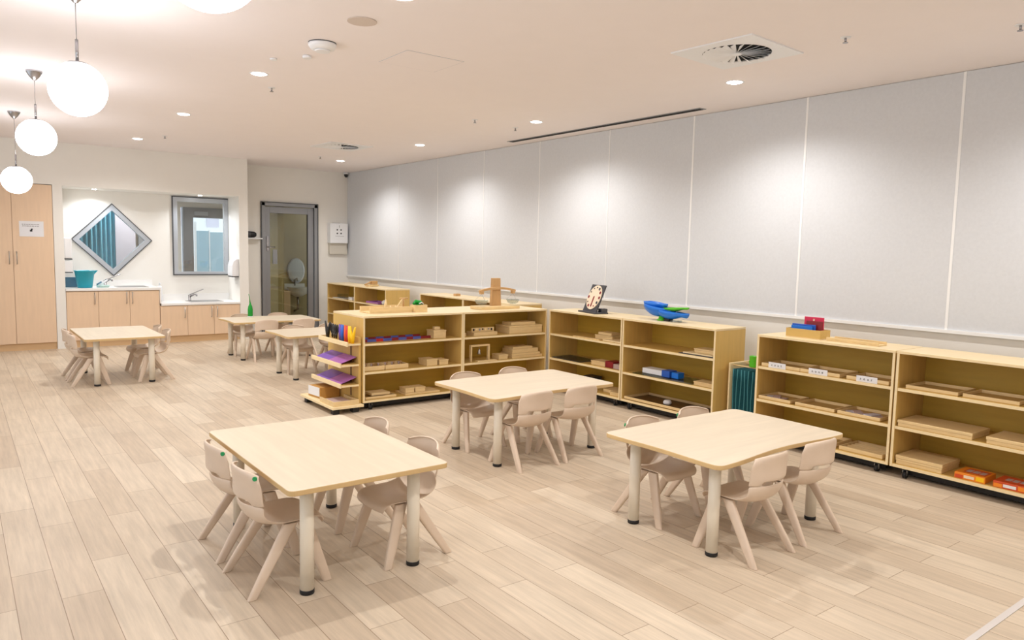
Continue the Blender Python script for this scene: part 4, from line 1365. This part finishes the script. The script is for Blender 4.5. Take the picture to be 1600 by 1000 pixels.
# ------------------------------------------------------------------ chairs
def grid_shell(name, rows, mname, parent, skip=None, thick=.0075, sub=1):
    """rows: list of lists of points"""
    b = MB()
    n = len(rows[0])
    vs = [p for r_ in rows for p in r_]
    fs = []
    for i in range(len(rows) - 1):
        for j in range(n - 1):
            if skip and skip(i, j):
                continue
            fs.append((i * n + j, i * n + j + 1, (i + 1) * n + j + 1, (i + 1) * n + j))
    b.add(vs, fs, mname, True)
    o_ = b.build(name, parent)
    s_ = o_.modifiers.new('solid', 'SOLIDIFY')
    s_.thickness = thick
    s_.offset = 0
    u_ = o_.modifiers.new('subsurf', 'SUBSURF')
    u_.levels = sub
    u_.render_levels = sub
    return o_


US = [-1, -.86, -.62, -.3, 0, .3, .62, .86, 1]


def make_chair(label, sticker):
    t = thing('child_chair', label, 'chair')
    # seat: front lip, pan, rear curve rising into the back (y+, front)
    prof = [(.172, .244, .120, 0), (.176, .262, .132, 0), (.165, .279, .138, .0), (.13, .287, .145, .004), (.07, .285, .150, .008), (0, .279, .152, .012),
            (-.06, .279, .152, .016), (-.105, .290, .150, .020), (-.135, .312, .148, .016), (-.150, .344, .147, .006), (-.155, .372, .147, 0)]
    rows = []
    for i, (y, z, hw, curl) in enumerate(prof):
        k = i / (len(prof) - 1)
        row = []
        for u in US:
            e = abs(u) ** 3
            fwd = .055 * max(0, (k - .45) / .55) * abs(u) ** 2.5
            row.append((u * hw, y + fwd - (0.012 * e if i < 3 else 0), z + curl * e + (-.010 * (1 - abs(u) ** 2) * (1 if 3 <= i <= 7 else 0))))
        rows.append(row)
    seat = grid_shell('seat', rows, 'chair', t)
    # the backrest joins at the sides, leaving a slot in the middle
    bprof = [(-.155, .372, .147), (-.158, .381, .147), (-.163, .392, .148), (-.164, .42, .149), (-.168, .455, .151), (-.173, .49, .150), (-.177, .512, .142), (-.176, .522, .134), (-.168, .524, .130)]
    rows = []
    for i, (y, z, hw) in enumerate(bprof):
        row = []
        for u in US:
            fwd = .055 * abs(u) ** 2.5
            top = -.022 * abs(u) ** 3 if i >= 5 else 0
            low = (.014 * abs(u) ** 2 if i in (2,) else 0)
            row.append((u * hw, y + fwd - (.006 if 2 <= i <= 3 and abs(u) < .8 else 0), z + top + low))
        rows.append(row)
    back = grid_shell('backrest', rows, 'chair', t, skip=lambda i, j: i < 2 and 2 <= j <= 5)
    # four splayed legs, flat oval section, from under the seat
    for sx in (-1, 1):
        for (ty, by, nm) in ((.015, -.165, 'rear'), (.075, .163, 'front')):
            top = Vector((sx * .128, ty, .278))
            bot = Vector((sx * .166, by, 0))
            b = MB()
            vs, fs = [], []
            for k, s in enumerate((0, .35, .7, 1.0)):
                p = top.lerp(bot, s)
                wy_ = [.030, .027, .024, .020][k]
                wx_ = [.014, .0135, .0125, .0115][k]
                for (a, c) in ((-1, -.6), (-.6, -1), (.6, -1), (1, -.6), (1, .6), (.6, 1), (-.6, 1), (-1, .6)):
                    vs.append((p.x + a * wx_, p.y + c * wy_, p.z + (0.0 if k == 3 else 0)))
            for k in range(3):
                for q in range(8):
                    fs.append((k * 8 + q, k * 8 + (q + 1) % 8, (k + 1) * 8 + (q + 1) % 8, (k + 1) * 8 + q))
            fs.append(tuple(range(8)))
            fs.append(tuple(24 + q for q in range(8)))
            b.add(vs, fs, 'chair', True)
            b.build('leg', t, bevel=.003)
    if sticker:
        s = MB()
        p = Vector((.133, -.136, .496))
        n_ = Vector((.75, -1, .1)).normalized()
        a_ = n_.orthogonal().normalized()
        b_ = n_.cross(a_)
        s.prismv([(.0095 * math.cos(2 * PI * k / 16), .0095 * math.sin(2 * PI * k / 16)) for k in range(16)], p - n_ * .004, a_, b_, n_ * .007, 'green')
        o_ = s.build('sticker', t)
        o_['label'] = 'round green sticker'
    return t


cs = make_chair('beige plastic child chair with a green dot, nearest of all at lower left', True)
cp_ = make_chair('beige plastic child chair, near side of the lower right table, left one', False)
GC = 'beige plastic child chairs'
cs['group'] = cp_['group'] = GC
FX, BX, FY, BY = -90, 90, 0, 180     # facing +x, -x, +y, -y
cs.location, cs.rotation_euler = (1.085, 3.10, 0), (0, 0, R(FX + 1))
cp_.location, cp_.rotation_euler = (3.07, 2.10, 0), (0, 0, R(FY + 2))
for proto, x, y, a, lb in [
    (cs, 1.088, 3.540, FX - 1, 'beige child chair with a green dot, left side of the lower left table, farther one'),
    (cp_, 1.672, 3.050, BX + 2, 'beige child chair on the right side of the nearest table, nearer one'),
    (cp_, 1.672, 3.560, BX - 1, 'beige child chair on the right side of the nearest table, mostly hidden farther one'),
    (cp_, 3.525, 2.11, FY - 1, 'beige child chair, near side of the lower right table, right one'),
    (cs, 3.085, 2.682, BY + 1, 'beige child chair tucked behind the lower right table, left one'),
    (cs, 3.535, 2.690, BY - 1, 'beige child chair tucked behind the lower right table, right one'),
    (cp_, 3.072, 3.868, FY + 1, 'beige child chair seen from behind at the middle table, left one'),
    (cp_, 3.482, 3.868, FY - 1, 'beige child chair seen from behind at the middle table, right one'),
    (cp_, 3.058, 4.455, BY, 'beige child chair behind the middle table, left one'),
    (cp_, 3.520, 4.470, BY + 1, 'beige child chair behind the middle table, right one'),
    (cp_, 1.070, 8.560, FX, 'beige child chair at the left of the far left table, nearer one'),
    (cp_, 1.070, 9.020, FX, 'beige child chair at the left of the far left table, farther one'),
    (cp_, 1.680, 8.560, BX, 'beige child chair at the right of the far left table, nearer one'),
    (cp_, 1.690, 9.040, BX, 'beige child chair at the right of the far left table, farther one'),
    (cp_, 3.120, 9.300, FY, 'beige child chair at the near side of the farthest table, left one'),
    (cp_, 3.600, 9.300, FY, 'beige child chair at the near side of the farthest table, right one'),
    (cp_, 3.060, 9.900, BY, 'beige child chair behind the farthest table, left one under the green bottle'),
    (cp_, 3.560, 9.900, BY, 'beige child chair behind the farthest table, in front of the glass door'),
    (cp_, 3.150, 8.240, BY, 'beige child chair behind the table beside the rack, left one'),
    (cp_, 3.600, 8.240, BY, 'beige child chair behind the table beside the rack, right one'),
    (cp_, 3.560, 7.655, FY, 'beige child chair at the near side of the table beside the rack'),
]:
    dup(proto, (x, y, 0), R(a), lb, GC)

t = thing('spray_bottle', 'bright green bottle with a thin spout on the farthest table', 'bottle', (3.145, 9.90, HT + .0006))
MB().lathe([(.030, 0), (.032, .006), (.032, .10), (.026, .14), (.012, .175), (.010, .19)], 'gbottle', n=20).build('body', t)
MB().tube([(0, 0, .185), (-.005, 0, .23), (-.018, 0, .31)], [.009, .005, .003], 'gbottle').build('spout', t)
MB().lathe([(.0325, .0), (.034, -.0002), (.034, .012), (.0325, .012)], 'white', n=20, cap=False).build('base_ring', t)
